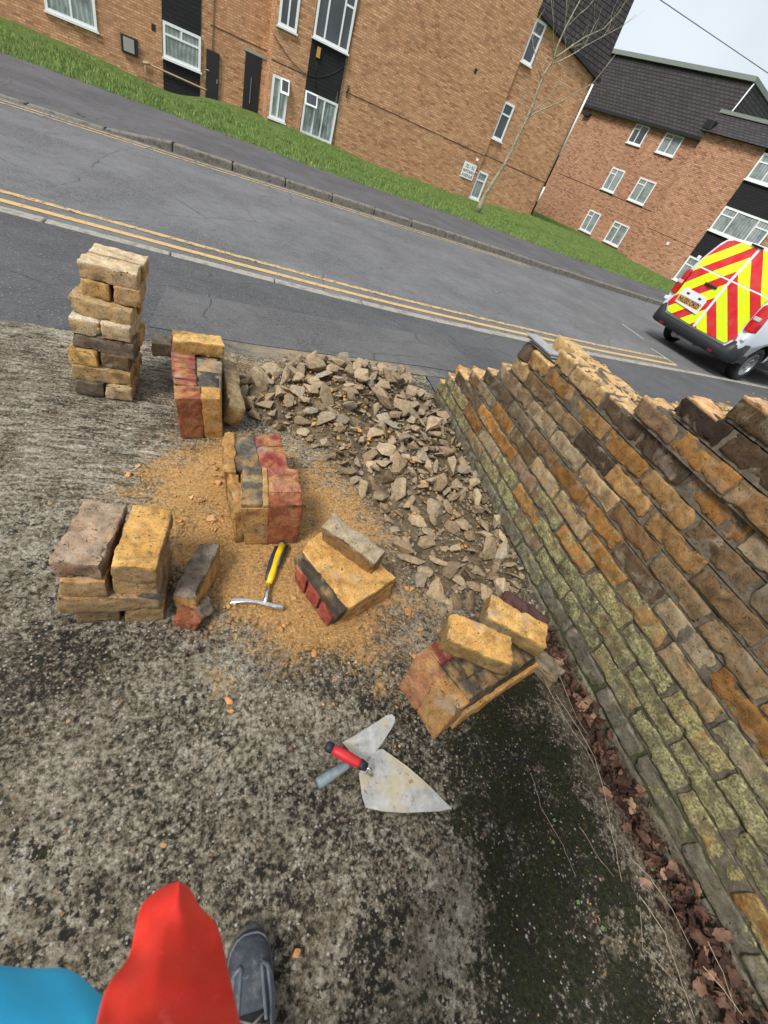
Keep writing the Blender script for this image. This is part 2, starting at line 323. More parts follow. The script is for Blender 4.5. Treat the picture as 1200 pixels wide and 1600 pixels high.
def m_glass(name,c):
    t=NT(name); o=t.obj(); col=t.mix(t.ramp(t.noise(o,.9,3),[(.35,0.),(.7,1.)]),c,tuple(x*1.8+.01 for x in c)); return t.fin(col,.08,.7)
GLASS=m_glass('dark_window_glass',(.03,.036,.042)); 
def m_lace():
    t=NT('net_curtain_glass'); uv=t.obj(); s=t.sep(uv)
    st=t.math('SINE',t.math('ADD',t.math('MULTIPLY',s[0],42.),t.math('MULTIPLY',t.noise(uv,2,3),9.)))
    c=t.mix(t.ramp(st,[(.0,0.),(1.,1.)]),(.24,.28,.28),(.38,.42,.42)); c=t.mix(t.ramp(t.noise(uv,1.7,3),[(.45,0.),(.7,.8)]),c,(.07,.09,.09)); return t.fin(c,.12,.6)
LACE=m_lace()
REDLENS=plain('red_lens',(.5,.006,.012),.12,.7,0,.3,12); CLEARL=plain('clear_lens',(.55,.5,.5),.12,.7)
YPLATE=plain('yellow_plate',(.8,.42,.03),.35); YLINE=None
def m_line(name,c,wear):
    t=NT(name); p=t.geo(); n=t.noise(p,22,8,.75); k=t.ramp(n,[(wear-.05,0.),(wear+.03,1.)]); col=t.mix(k,(.085,.082,.08),t.mix(t.noise(p,40,4),tuple(x*.75 for x in c),c)); return t.fin(col,.75,.3)
YL=m_line('yellow_road_paint',(.62,.42,.17),.41); YLW=m_line('worn_yellow_road_paint',(.60,.42,.19),.46); WL=m_line('white_road_paint',(.6,.6,.57),.42)
CHUNK=m_chunk('mortar_chunk',[(0,(.19,.14,.085)),(.3,(.33,.255,.16)),(.55,(.43,.345,.23)),(.8,(.26,.20,.13)),(1,(.34,.30,.235))])
FRAG=m_chunk('brick_fragment',[(0,(.5,.24,.08)),(.4,(.58,.33,.12)),(.75,(.45,.17,.075)),(1,(.62,.4,.18))])
# ---------------------------------------------------------------- ground lines (world metres; the road is 0.21 below the concrete)
ZR=-.21
NK=[(-40,4.0),(-6,4.5),(-1.8,4.6),(.15,4.6),(1.7,4.66),(3.5,4.86),(5.3,5.1),(7.5,5.52),(10.6,6.02),(16,6.9),(60,14)]
FK=[(-60,2),(-6,8.55),(-3.1,9.08),(-1.9,9.25),(-1.1,9.42),(.3,9.66),(1.44,9.92),(2.9,10.15),(5.4,10.66),(8.65,11.15),(13.2,12.0),(20,13.4),(60,21)]
GE=[(-60,9),(-8,12.2),(-4,12.5),(-1.6,12.8),(.36,12.6),(3.6,13.2),(7.5,14.2),(10.8,14.6),(17,15.4),(60,24)]
nk=lambda x:sinterp(NK,x,.6); fk=lambda x:sinterp(FK,x,.7); ge=lambda x:sinterp(GE,x,1.2)
DE=[(-30,1.2),(-1.01,2.38),(-.37,2.47),(.07,2.50),(.58,2.58),(1.45,2.75),(30,6)]
de=lambda x:sinterp(DE,x,.1)
AZ=.1024; FO=Vector((1.43,24.56,ZR)); FU=Vector((math.cos(AZ),math.sin(AZ),0)); FN=Vector((-math.sin(AZ),math.cos(AZ),0))
BASEZ=[(-40,.1),(-10,-.25),(-6.4,-.3),(-4.5,-.52),(-3.6,-.5),(-2.5,-.2),(0,-.11),(2.5,-.1),(5.2,-.22),(10.7,-.07),(14.3,.25),(22,.1),(60,.1)]
def strip(name,f0,f1,z0,z1,xs,mat,nj=2,dust=None):
    mb=MB(); n=len(xs); vs=[]
    for j in range(nj+1):
        t=j/nj
        for x in xs: vs.append((x,lerp(f0(x),f1(x),t),lerp(z0(x),z1(x),t)))
    fs=[(j*n+i,j*n+i+1,(j+1)*n+i+1,(j+1)*n+i) for j in range(nj) for i in range(n-1)]
    mb.add(vs,fs,0,True); o=mb.build(name,mat,None,fixn=False)
    if dust:
        a=o.data.attributes.new('dust','FLOAT','POINT'); a.data.foreach_set('value',[dust(v) for v in vs])
    return o
XS=[-60,-40,-25,-15,-10]+[-8+.2*i for i in range(0,161)]+[26,30,36,45,60]
XN=sorted(set(XS+[round(-2.5+.06*i,3) for i in range(84)]))
tag(strip('road',lambda x:nk(x)-.02,lambda x:fk(x)+.02,lambda x:ZR,lambda x:ZR,XS,ASPH,6),kind='structure')
# asphalt footway sloping from the drive down to the kerb
def fdust(v):
    x,y,z=v; d=math.hypot((x-.75)/1.15,(y-2.7)/.5); return max(0,1.25-d)
tag(strip('footway',lambda x:de(x),lambda x:nk(x)-.12,lambda x:-.004,lambda x:ZR+.02,XN,FOOT,26,fdust),kind='structure')
tag(strip('pavement',lambda x:fk(x)+.13,lambda x:ge(x)+.1,lambda x:ZR+.022+.098*max(0,min(1,(x+1.9)/.915))-.002,lambda x:ZR+.12,XS,PAV,4),kind='structure')
PATCH=m_asphalt('patched_asphalt',(.088,.088,.09),.7)
zf=lambda x,t:lerp(-.004,ZR+.02,t)+.004
tag(strip('footway_patch',lambda x:lerp(de(x),nk(x)-.12,.10),lambda x:lerp(de(x),nk(x)-.12,.52+.05*x),lambda x:zf(x,.10),lambda x:zf(x,.52+.05*x),[-.42+.1*i for i in range(26)],PATCH,4),kind='structure')
# ground behind the wall (neighbour's forecourt)
mb=MB(); xs=[1.42+.5*i for i in range(60)]
tag(strip('forecourt',lambda x:-8+0*x,lambda x:de(x)+.0,lambda x:-.006,lambda x:-.006,xs,FOOT,6),kind='structure')
# kerbs: stones with open joints
def kerb(name,fn,off,wd,zb,zt,mat,label,x0,x1,step,jitter=.006,bev=.012):
    root=MB(); x=x0; k=0; r=random.Random(3)
    while x<x1:
        a,b=x+.006,x+step-.006; ja,jb=r.uniform(-jitter,jitter),r.uniform(-jitter,jitter); zz=r.uniform(-.004,.004)
        ya,yb=fn(a)+off+ja,fn(b)+off+jb; ta,tb=zt(a)+zz,zt(b)+zz
        root.hexa([(a,ya,zb),(b,yb,zb),(b,yb+wd,zb),(a,ya+wd,zb),(a,ya,ta),(b,yb,tb),(b,yb+wd,tb),(a,ya+wd,ta)],0); x+=step
    o=root.build(name,mat,None,bevel=bev); tag(o,kind='structure'); return o
kerb('near_kerb',nk,-.13,.13,ZR-.1,lambda x:ZR+.022,KERB_P,'',-12.4,26,.915)
kerb('far_kerb',fk,0,.14,ZR-.1,lambda x:ZR+.024+.098*max(0,min(1,(x+1.9)/.915)),KERB,'',-20.2,40,.915,.004,.025)
def line(name,fn,off,wd,x0,x1,mat):
    xs=[x0+(x1-x0)*i/60 for i in range(61)]
    return tag(strip(name,lambda x:fn(x)+off,lambda x:fn(x)+off+wd,lambda x:ZR+.004,lambda x:ZR+.004,xs,mat,1),kind='structure')
line('yellow_line',nk,.16,.085,-14,7.6,YL); line('yellow_line',nk,.40,.08,-14,7.6,YLW)
line('yellow_line',fk,-.22,.06,-14,7.0,YLW); line('yellow_line',fk,-.40,.06,-14,7.0,YLW)
def bar(name,a,b,wd,mat,z=ZR+.006):
    a=Vector(a);b=Vector(b); n=(b-a).normalized().cross(Vector((0,0,1)))*wd/2
    m_=MB(); m_.add([a-n,b-n,b+n,a+n],[(0,1,2,3)]); return tag(m_.build(name,mat,None),kind='structure')
bar('white_line',G(972,506,ZR+.006),G(1006,530,ZR+.006),.05,WL); bar('white_line',G(1017,544,ZR+.006),G(1058,571,ZR+.006),.05,WL)
# grass bank to the buildings and beyond
def gz(x,y):
    u=(Vector((x,y,0))-FO).dot(FU); e=ge(x); yw=24.56+.103*(x-1.43); t=smooth01((y-e)/(max(yw-e,1)))
    return ZR+lerp(.12,sinterp(BASEZ,u,.4),t)+.035*noise.noise((x*.7,y*.7,0))*min(1,(y-e)*.8)
def grassmesh():
    mb=MB(); xs=[-250,-120,-60,-30,-16]+[-12+.3*i for i in range(0,150)]+[36,42,60,120,250]; tt=[0,.01,.02,.04]+[.06+.0235*i for i in range(40)]+[1.05,1.2,1.6,3,8,25]
    vs=[]
    for t in tt:
        for x in xs:
            e=ge(x)+.05*noise.noise((x*2.3,1,0)); y=lerp(e,24.9+.103*(max(-60,min(60,x))-1.43),t); vs.append((x,y,gz(x,min(y,60)) if y<60 else ZR))
    n=len(xs); mb.add(vs,[(j*n+i,j*n+i+1,(j+1)*n+i+1,(j+1)*n+i) for j in range(len(tt)-1) for i in range(n-1)],0,True)
    o=mb.build('lawn',GRASS,None,fixn=False); tag(o,kind='structure')
grassmesh()
# blades of the lawn: one uncountable mass
def blades():
    mb=MB(); r=random.Random(5); vs=[];fs=[];cols=[]
    for i in range(52000):
        t=r.random()**1.15; x=r.uniform(-9,21); e=ge(x); yw=24.5+.103*(x-1.43); y=lerp(e-.03,min(yw,e+12),t)
        if noise.noise((x*1.1,y*1.1,4))<-.30+ .5*t: continue
        z=gz(x,y); s=r.uniform(.05,.10)*(1+.4*noise.noise((x*2,y*2,9))); a=r.uniform(0,6.28); wd=r.uniform(.008,.018); lx,ly=r.uniform(-.5,.5)*s,r.uniform(-.5,.5)*s
        dx,dy=math.cos(a)*wd,math.sin(a)*wd; b=len(vs); vs+=[(x-dx,y-dy,z-.01),(x+dx,y+dy,z-.01),(x+lx,y+ly,z+s)]; fs.append((b,b+1,b+2))
        g=r.uniform(.75,1.3); q=(g*r.uniform(.9,1.25),g,g) ; cols+=[(q,0.)]*3
    mb.v=vs;mb.f=fs;mb.m=[0]*len(fs);mb.sm=[False]*len(fs);mb.col=cols
    t=NT('grass_blade'); p=t.geo(); c=t.mix(t.ramp(t.noise(p,1.5,5,.7),[(.35,0.),(.68,1.)]),(.10,.175,.04),(.21,.30,.085)); t.l(t.mix(1.,c,t.attr('Col'),'MULTIPLY'),t.b.inputs[0]); m=t.fin(None,.7,.3)
    tag(mb.build('grass',m,None,fixn=False),'short mown green grass on the verge between pavement and flats','grass',kind='stuff')
blades()
tag(MB().add([(-900,-900,-.9),(900,-900,-.9),(900,900,-.9),(-900,900,-.9)],[(0,1,2,3)]).build('ground',GRASS,None),kind='structure')
# ---------------------------------------------------------------- concrete drive
DUST=[(.45,1.45,.2,.7),(.6,1.2,.16,.6),(.42,1.95,.22,.8),(.75,2.0,.25,.6),(.10,1.35,.30,.75),(-.02,1.45,.2,.95),(-.05,1.25,.2,.8),(.15,.90,.22,1.1),(.2,1.05,.14,.7),(.33,.78,.17,1.1),(.5,1.05,.2,.9),(.42,1.25,.2,.8),(.62,.72,.2,.75),(.45,.62,.1,.4),(.02,.80,.1,.6),(.08,2.3,.24,.5),(-.22,1.3,.2,.45),(.35,2.6,.35,.5),(.7,1.95,.35,.7),(.9,1.1,.3,.3),(.05,.52,.045,.9),(-.03,1.0,.15,.6),(-.12,1.08,.13,.5),(.1,1.6,.16,.8),(.55,.5,.1,.35),(.28,.72,.16,1.0)]
def drive():
    st=.014; nx=int((1.42+2.2)/st); ny=int((2.95+.95)/st); vs=[];D=[];Ms=[];Rb=[];Di=[]
    for j in range(ny+1):
        for i in range(nx+1):
            x=-2.2+st*i; y=-.95+st*j
            e=de(x)+.02*noise.noise((x*6,3,0))
            yy=min(y,e); z=.005*noise.noise((x*3,yy*3,0))+.0045*noise.noise((x*30,yy*30,5))+.003*noise.noise((x*75,yy*75,2))
            rib=smooth01((yy-.75+.35*x)/.6)*smooth01((.1-x)/.4)
            z+=rib*.004*noise.noise((x*10,yy*60,8))
            z-=.01*smooth01((x-1.12)/.2)
            if yy>e-.02: z=min(z,-.002)
            vs.append((x,yy,z))
            D.append(sum(s*math.exp(-((x-a)**2+(yy-b)**2)/r**2) for a,b,r,s in DUST))
            q=0.
            for a,b,r,s in ((.98,.34,.2,1.),(.88,.14,.19,.9),(1.0,-.04,.15,.9),(.74,-.1,.17,.6),(.88,-.24,.2,.9),(1.0,-.40,.18,.8),(.72,-.42,.2,.6),(.5,-.55,.25,.5),(1.05,.55,.1,.5),(.62,.14,.15,.4),(.45,-.2,.15,.3),(-.38,.62,.1,.45),(-.02,.7,.06,.8),(-.45,.35,.08,.4),(.95,-.8,.3,.8)): q+=s*math.exp(-((x-a)**2+(yy-b)**2)/r**2)
            Ms.append(min(.9,q*.85)); Rb.append(rib)
            Di.append(smooth01((x-1.1)/.14)*.95*smooth01((1.-yy)/.5)+.6*math.exp(-((x-.95)**2+(yy-1.1)**2)/.18))
    n=nx+1; mb=MB(); mb.add(vs,[(j*n+i,j*n+i+1,(j+1)*n+i+1,(j+1)*n+i) for j in range(ny) for i in range(nx) if not(vs[j*n+i][1]==vs[(j+1)*n+i][1])],0,True)
    o=mb.build('concrete_drive',CONC,None,fixn=False)
    for nm,L in (('dust',D),('mossy',Ms),('rib',Rb),('dirt',Di)):
        a=o.data.attributes.new(nm,'FLOAT','POINT'); a.data.foreach_set('value',L)
    tag(o,kind='structure')
    # the rest of the drive, out of the picture
    mb=MB(); mb.add([(-12,-9,-.004),(-2.19,-9,-.004),(-2.19,2.2,-.004),(-12,1.7,-.004)],[(0,1,2,3)]); mb.add([(-2.19,-9,-.004),(1.42,-9,-.004),(1.42,-.94,-.004),(-2.19,-.94,-.004)],[(0,1,2,3)])
    o=mb.build('concrete_drive',CONC,None,fixn=False); tag(o,kind='structure')
drive()
# ---------------------------------------------------------------- bricks
_grid={}
def boxgrid(nx,ny,nz):
    if (nx,ny,nz) in _grid: return _grid[(nx,ny,nz)]
    idx={};vs=[];fs=[]
    def g(i,j,k):
        if (i,j,k) not in idx: idx[(i,j,k)]=len(vs); vs.append((2*i/nx-1,2*j/ny-1,2*k/nz-1))
        return idx[(i,j,k)]
    for j in range(ny):
        for k in range(nz):
            fs.append((g(0,j,k),g(0,j,k+1),g(0,j+1,k+1),g(0,j+1,k))); fs.append((g(nx,j,k),g(nx,j+1,k),g(nx,j+1,k+1),g(nx,j,k+1)))
    for i in range(nx):
        for k in range(nz):
            fs.append((g(i,0,k),g(i+1,0,k),g(i+1,0,k+1),g(i,0,k+1))); fs.append((g(i,ny,k),g(i,ny,k+1),g(i+1,ny,k+1),g(i+1,ny,k)))
    for i in range(nx):
        for j in range(ny):
            fs.append((g(i,j,0),g(i,j+1,0),g(i+1,j+1,0),g(i+1,j,0))); fs.append((g(i,j,nz),g(i+1,j,nz),g(i+1,j+1,nz),g(i,j+1,nz)))
    _grid[(nx,ny,nz)]=(vs,fs); return vs,fs
def brick_geo(L,W,H,seed,n=(20,11,8),rr=.003,amp=.002,chip=.010,warp=None):
    """a worn brick centred on the origin: rounded arrises, chipped corners, uneven faces"""
    vs,fs=boxgrid(*n); out=[]; s=seed*7.31
    h=(L/2,W/2,H/2)
    fa=[(1-rr*1.15/h[i])/(1-2/n[i]) for i in range(3)]
    for v in vs:
        p=Vector([v[i]*h[i]*(1 if abs(v[i])>.9999 else fa[i]) for i in range(3)])
        q=Vector([max(-(h[i]-rr),min(h[i]-rr,p[i])) for i in range(3)]); d=p-q
        if d.length>1e-6: p=q+d.normalized()*min(d.length,rr)
        nrm=(p-Vector([max(-(h[i]-rr*1.5),min(h[i]-rr*1.5,p[i])) for i in range(3)]))
        nrm=nrm.normalized() if nrm.length>1e-6 else Vector((0,0,0))
        a=noise.noise(p*26+Vector((s,s,0)))*amp*1.3+noise.noise(p*75+Vector((0,s,s)))*amp*.8
        near=sum(1 for i in range(3) if h[i]-abs(p[i])<rr*2.2)
        if near>=2:
            c=noise.noise(p*17+Vector((s,0,-s)))
            if c>.16: a-=chip*min(1,(c-.16)*5)*(1.2 if near==3 else .7)*(.7+.6*noise.noise(p*90))
        p=p+nrm*a
        p+=Vector((noise.noise(p*6+Vector((s,1,1))),noise.noise(p*6+Vector((1,s,2))),noise.noise(p*6+Vector((3,1,s)))))*amp*.7
        out.append(warp(p) if warp else p)
    return out,fs
YEL=[(.42,.225,.070),(.36,.195,.065),(.28,.170,.078),(.42,.265,.115),(.21,.145,.08),(.34,.18,.055),(.19,.135,.085),(.37,.28,.16)]
CREAM=(.42,.34,.215); OCH=(.40,.24,.09); TAN=(.34,.25,.145); GRY=(.16,.135,.105); DRK=(.06,.05,.04); RED=(.26,.065,.042); PINK=(.34,.22,.18)
def loose_brick(label,pos,rz,col,seed,size=(.215,.1025,.066),rx=0,ry=0,group=None,moss=0.,topcol=None,amp=.0035,chip=.014,name='brick',cat='brick'):
    vs,fs=brick_geo(*size,seed,amp=amp,chip=chip)
    mb=MB(); mb.add(vs,fs,0,True,col,moss)
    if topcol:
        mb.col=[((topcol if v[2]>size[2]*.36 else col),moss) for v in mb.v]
    o=mb.build(name,B_NEAR,None,fixn=False); o.location=pos; o.rotation_euler=(rx,ry,rz)
    return tag(o,label,cat,group)
# --- the garden wall: stretcher courses, raked down to its far end
WX=1.325; CHt=.078; Z0=.02-CHt
WHITISH={(9,.4),(10,.5)}; BLACKISH={(8,.5),(7,.6)}
TOPY=[2.36,2.36,2.36,2.30,2.20,2.06,1.93,1.84,1.76,1.66,1.50,1.005,.885,.76,.62,.50,.36]
def wall():
    root=empty('brick_wall',(WX+.11,.6,0)); tag(root,'mossy old yellow stock brick garden wall, broken down in steps towards the road','wall')
    mb=MB(); mo=MB(); r=random.Random(11); T=.215; off=Vector((WX+.11,.6,0))
    for k,ye in enumerate(TOPY):
        z0=Z0+CHt*k; z1=z0+CHt; o_=(k%2)*.1125+.02
        xo=0.0
        if k>=11: xo=-.022
        j=0; y=ye
        first=True
        ys=[]
        # joints measured from the camera side so that the bond lines up
        yy=-1.35+o_
        while yy<ye-.03:
            ys.append((yy,min(yy+.2255,ye))); yy+=.2255
        for (a,b) in ys:
            if b-a<.05: continue
            L=b-a-.012+r.uniform(-.003,.003); H=CHt-.0125+r.uniform(-.003,.002); c=Vector((WX+xo+T/2+r.uniform(-.003,.004),(a+b)/2+r.uniform(-.002,.002),(z0+z1)/2+.002))
            q=r.random(); zz=(z0+z1)/2; low=max(0,min(1,(.60-max(0,(a+b)/2-.6)*.22-zz)/.3)); col=r.choice(YEL)
            if q<.09: col=(.11,.085,.06)
            elif q<.16: col=(.23,.17,.115)
            elif q<.24: col=(.30,.25,.17)
            if k>=12 : q_=r.uniform(.4,.7); col=tuple(x*q_ for x in col)
            g=r.uniform(.6,1.12)*.84; col=tuple(x*g for x in col)
            if (k,round((a+b)/2,1)) in WHITISH: col=(.42,.40,.35)
            if (k,round((a+b)/2,1)) in BLACKISH: col=(.025,.027,.032)
            if k==10 and b>1.2: col=(.3,.215,.11)
            ms=.03+low*.85*r.uniform(.55,1.1)
            if b>2.05: ms=max(ms,.62 if k<4 else .25)
            if zz<.11: col=(.13,.125,.10); ms*=.6
            w_=T/2-.012; rot=r.uniform(-.012,.012); tl=r.uniform(-.02,.02)
            vs,fs=brick_geo(.107,L,H,r.randrange(999),n=(7,18,8),rr=.003,amp=.0046,chip=.014)
            mt=Matrix.Rotation(rot,3,'Z')@Matrix.Rotation(tl,3,'X')
            topq = k==len(TOPY)-1 or b>TOPY[k+1]+.02
            b0=len(mb.v); mb.add([mt@v+c-Vector((T/2-.0535,0,0))-off for v in vs],fs,0,True,col,ms)
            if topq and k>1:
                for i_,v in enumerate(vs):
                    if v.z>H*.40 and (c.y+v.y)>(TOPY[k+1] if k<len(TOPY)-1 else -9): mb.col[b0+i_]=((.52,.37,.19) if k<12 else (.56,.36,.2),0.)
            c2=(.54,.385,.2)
            top = k==len(TOPY)-1 or b>TOPY[k+1]-.02
            if top or b>ye-.05:
                vs,fs=brick_geo(.107,L,H,r.randrange(999),n=(6,10,4),rr=.006,amp=.005,chip=.016)
                mb.add([v+c+Vector((T/2-.045,r.uniform(-.02,.01),r.uniform(-.004,.004)))-off for v in vs],fs,0,True,c2,.0)
        m0=WX+xo+.0065; e=ye-.012
        # bedding mortar core, slightly recessed from the faces
        seg=60; 
        for i in range(seg):
            a=lerp(-1.35,e,i/seg); b=lerp(-1.35,e,(i+1)/seg); jx=.004*noise.noise((a*40,k,0))
            mo.box(m0+jx-off.x,WX+T-.012-off.x,a-off.y,b-off.y,z0-.001,z1-.007,0)
    # footing mortar hidden by litter
    mb.build('brickwork',B_NEAR,root,fixn=False); mo.build('mortar_bed',MORTAR,root,fixn=False)
    # a rough mortar crust left along the raked top
    cr=MB()
    for k,ye in enumerate(TOPY[:-1]):
        y0=TOPY[k+1]; zt=Z0+CHt*(k+1)
        n=int(max(0,(ye-y0))/.016)
        for i in range(n):
            y=r.uniform(y0,ye); x=r.uniform(WX+.01,WX+.2); s=r.uniform(.003,.009)
            vs,fs=chunk_geo(s,s,s*.4,r.randrange(40)); cr.add([v+Vector((x,y,zt+.002))-off for v in vs],fs,0,False,(r.uniform(.8,1.2),)*3)
    cr.build('mortar_crust',MORTAR_Y,root,fixn=False)
_hull={}
def chunk_geo(a,b,c,seed,n=16):
    key=(seed,n)
    if key not in _hull:
        r=random.Random(seed*13+1); bm=bmesh.new()
        for i in range(n):
            while True:
                p=Vector((r.uniform(-1,1),r.uniform(-1,1),r.uniform(-1,1)))
                if .55<p.length<1: break
            p=p.normalized()*r.uniform(.75,1.0) if r.random()<.7 else p
            bm.verts.new((p.x,p.y,max(-.8,min(.75,p.z*1.5))))
        bmesh.ops.convex_hull(bm,input=bm.verts)
        bmesh.ops.delete(bm,geom=[v for v in bm.verts if not v.link_faces],context='VERTS')
        bmesh.ops.recalc_face_normals(bm,faces=bm.faces)
        bm.verts.index_update()
        _hull[key]=([v.co.copy() for v in bm.verts],[tuple(v.index for v in f.verts) for f in bm.faces]); bm.free()
    vs,fs=_hull[key]; return [Vector((v.x*a,v.y*b,v.z*c)) for v in vs],fs
wall()
LB1=Vector((WX+.165,1.60,.758)); LB2=Vector((WX+.035,1.715,.672))
# loose things lying on the wall's raked top
def W2(px,py,x): 
    d=ray(px,py); t=x/d.x; return Vector((x,d.y*t,CH+d.z*t))
loose_brick('loose pale yellow brick lying behind the slate offcuts on the broken wall top',LB1,R(86),(.46,.32,.15),51,topcol=(.5,.37,.19),rx=.08)
loose_brick('blackened brick lump propping the slates on the raked wall top',LB2,R(70),(.085,.065,.05),52,size=(.085,.075,.085),rx=.3,ry=.2)
loose_brick('broken yellow half brick on the lowest step of the wall top',(WX+.10,2.245,.277),R(100),(.44,.27,.1),53,size=(.12,.1,.05),rx=.2,chip=.02)
loose_brick('chipped ochre brick bat balanced at the far end of the wall top',(WX+.09,2.115,.358),R(60),(.48,.32,.13),54,size=(.11,.09,.055),ry=.25,chip=.022)
SL=plain('slate',(.30,.31,.31),.5,.5,0,.25,30,.3)
for i,(dz,ry,dy,dx,lb) in enumerate([(0.0,.10,.0,.01,'lowest of three thin grey slate offcuts under the others on the wall top'),(.012,.05,.012,-.002,'middle one of the three stacked grey slate offcuts on the wall top'),(.022,.0,.02,-.012,'uppermost pale grey slate offcut on the broken wall top')]):
    vs,fs=boxgrid(8,4,1); mb=MB(); mb.add([Vector((v[0]*.105+.006*noise.noise((v[1]*3,i,v[0])),v[1]*.036*(1+.15*noise.noise((v[0]*2,i,1))),v[2]*.0026)) for v in vs],fs,0,False)
    o=mb.build('slate',SL,None,fixn=False); o.location=(WX+.04+dx,1.63+dy,.729+dz); o.rotation_euler=(R(0),ry*.3,R(95)); tag(o,lb,'slate','slate offcuts on the wall')
# --- the tall leaning stack of cleaned bricks
def stack():
    y0=1.84; H=.0640; g='cleaned bricks in the tall leaning stack by the road'
    # (left px, right px at the front face, kind, colour(s))
    D=.1025; L=.215
    X=lambda px,py: PY(px,py,y0).x
    xs=[(-.580,.0),(-.588,0),(-.592,0),(-.572,0),(-.570,0),(-.573,0),(-.536,0),(-.534,0)]
    spec=['H','S','H','S','H','S','H','S']
    cols=[((.10,.085,.07),(.33,.255,.15)),((.30,.21,.10),),((.42,.28,.11),(.12,.085,.05)),((.135,.11,.085),),((.42,.33,.20),(.40,.32,.21)),((.36,.27,.15),),((.36,.24,.10),(.33,.22,.11)),((.36,.27,.16),)]
    words=['bottom','second','third','fourth','fifth','sixth','seventh','top']
    look=[('black-and-white','buff'),('flat ochre',),('rounded yellow','sooty dark'),('smooth grey-brown',),('cream-topped chipped','pale cream-faced'),('long tan rough',),('small ochre','reddish-tan'),('pale crusty',)]
    for k in range(8):
        z=H*(k+.5)+.004; x0=xs[k][0]; s=k*5; y0=1.84+.018*k; L=.215 if k<6 else .195; D=.1025 if k<6 else .093
        if spec[k]=='H':
            for j in (0,1):
                fy={4:-.028,2:-.012 if j==0 else 0}.get(k,0)
                tp=(.55,.5,.4) if k==4 else None
                gap=.013 if k in(2,6) else .004
                loose_brick('%s brick end, %s of the pair in the %s course of the tall stack'%(look[k][j],('left','right')[j],words[k]),(x0+.0512+j*(D+gap),y0+L/2+fy,z),R(90)+rnd.uniform(-.04,.04),cols[k][j],100+s+j,size=(L,D,.0635),group=g,topcol=tp,chip=.014,rx=rnd.uniform(-.01,.01))
        else:
            for j in (0,1):
                fy={5:-.02,3:-.01}.get(k,0); xx=x0+L/2+(.012 if j else 0)
                loose_brick('%s brick laid lengthways %s of the %s course of the tall stack'%(look[k][0] if j==0 else 'half-hidden yellow',('front','back')[j],words[k]),(xx,y0+D/2+fy+j*.11,z+(.004 if j else 0)),rnd.uniform(-.03,.03)+({5:-.05}.get(k,0) if j==0 else 0),cols[k][0] if j==0 else (.37,.25,.12),130+s+j,size=(L,.1025,.0635),group=g,topcol=(.5,.42,.29) if k in(7,) else None,ry={5:.06,3:.05}.get(k,0) if j==0 else 0)
stack()
# --- the low stack
def pile():
    DX=.008
    g='bricks in the low stack on the left'; H=.0655
    loose_brick('dark sooty brick, left one at the very bottom of the low stack',(-.285,.835,.033),R(92),(.17,.125,.07),201,group=g)
    loose_brick('brown brick, right one at the very bottom of the low stack',(-.170,.835,.033),R(90),(.25,.17,.09),202,group=g)
    loose_brick('brown brick laid crossways at the front of the second course of the low stack',(-.245,.772,.099),R(1),(.26,.185,.10),203,group=g,size=(.235,.1025,.066))
    loose_brick('brown brick laid crossways at the back of the second course of the low stack',(-.235,.885,.099),R(-2),(.3,.2,.1),204,group=g,size=(.225,.1025,.066))
    loose_brick('ochre-edged brick, left one of the third course of the low stack',(-.300,.835,.164),R(90),(.29,.20,.10),205,group=g,topcol=(.42,.27,.12))
    loose_brick('tan brick, right one of the third course of the low stack',(-.178,.84,.164),R(88),(.33,.225,.11),206,group=g)
    loose_brick('pinkish-grey brick with a broken red corner, left on top of the low stack',(-.293,.842,.2325),R(84),(.22,.155,.115),207,group=g,topcol=(.31,.245,.185),chip=.02,amp=.005)
    loose_brick('clean bright yellow brick, right on top of the low stack',(-.172,.832,.2325),R(86),(.25,.175,.095),208,group=g,topcol=(.50,.315,.11),chip=.009)
    vs,fs=chunk_geo(.03,.02,.01,3); 
    m=MB(); m.add(vs,fs,0,False,(.9,.9,1)); o=m.build('mortar_lump',MORTAR_D,None,fixn=False); o.location=(-.145,.722,.135); o.scale=(1.3,.5,1.2); tag(o,'white-grey mortar lump stuck on the front of the low stack','mortar')
    loose_brick('grey-topped yellow brick leaning on edge beside the low stack',(-.032,.845,.05),R(74),(.42,.25,.09),209,size=(.215,.066,.1025),topcol=(.17,.15,.125),rx=-.12,cat='brick')
    loose_brick('small dark grey brick bat in front of the leaning brick',(-.012,.745,.03),R(40),(.12,.10,.08),210,size=(.055,.05,.045),rx=.3,chip=.02,name='brick_bat',cat='brick bat')
    loose_brick('reddish-brown brick bat lying lowest beside the low stack',(-.052,.715,.025),R(-15),(.24,.09,.05),211,size=(.07,.05,.045),rx=.2,ry=.2,chip=.02,name='brick_bat',cat='brick bat')
pile()
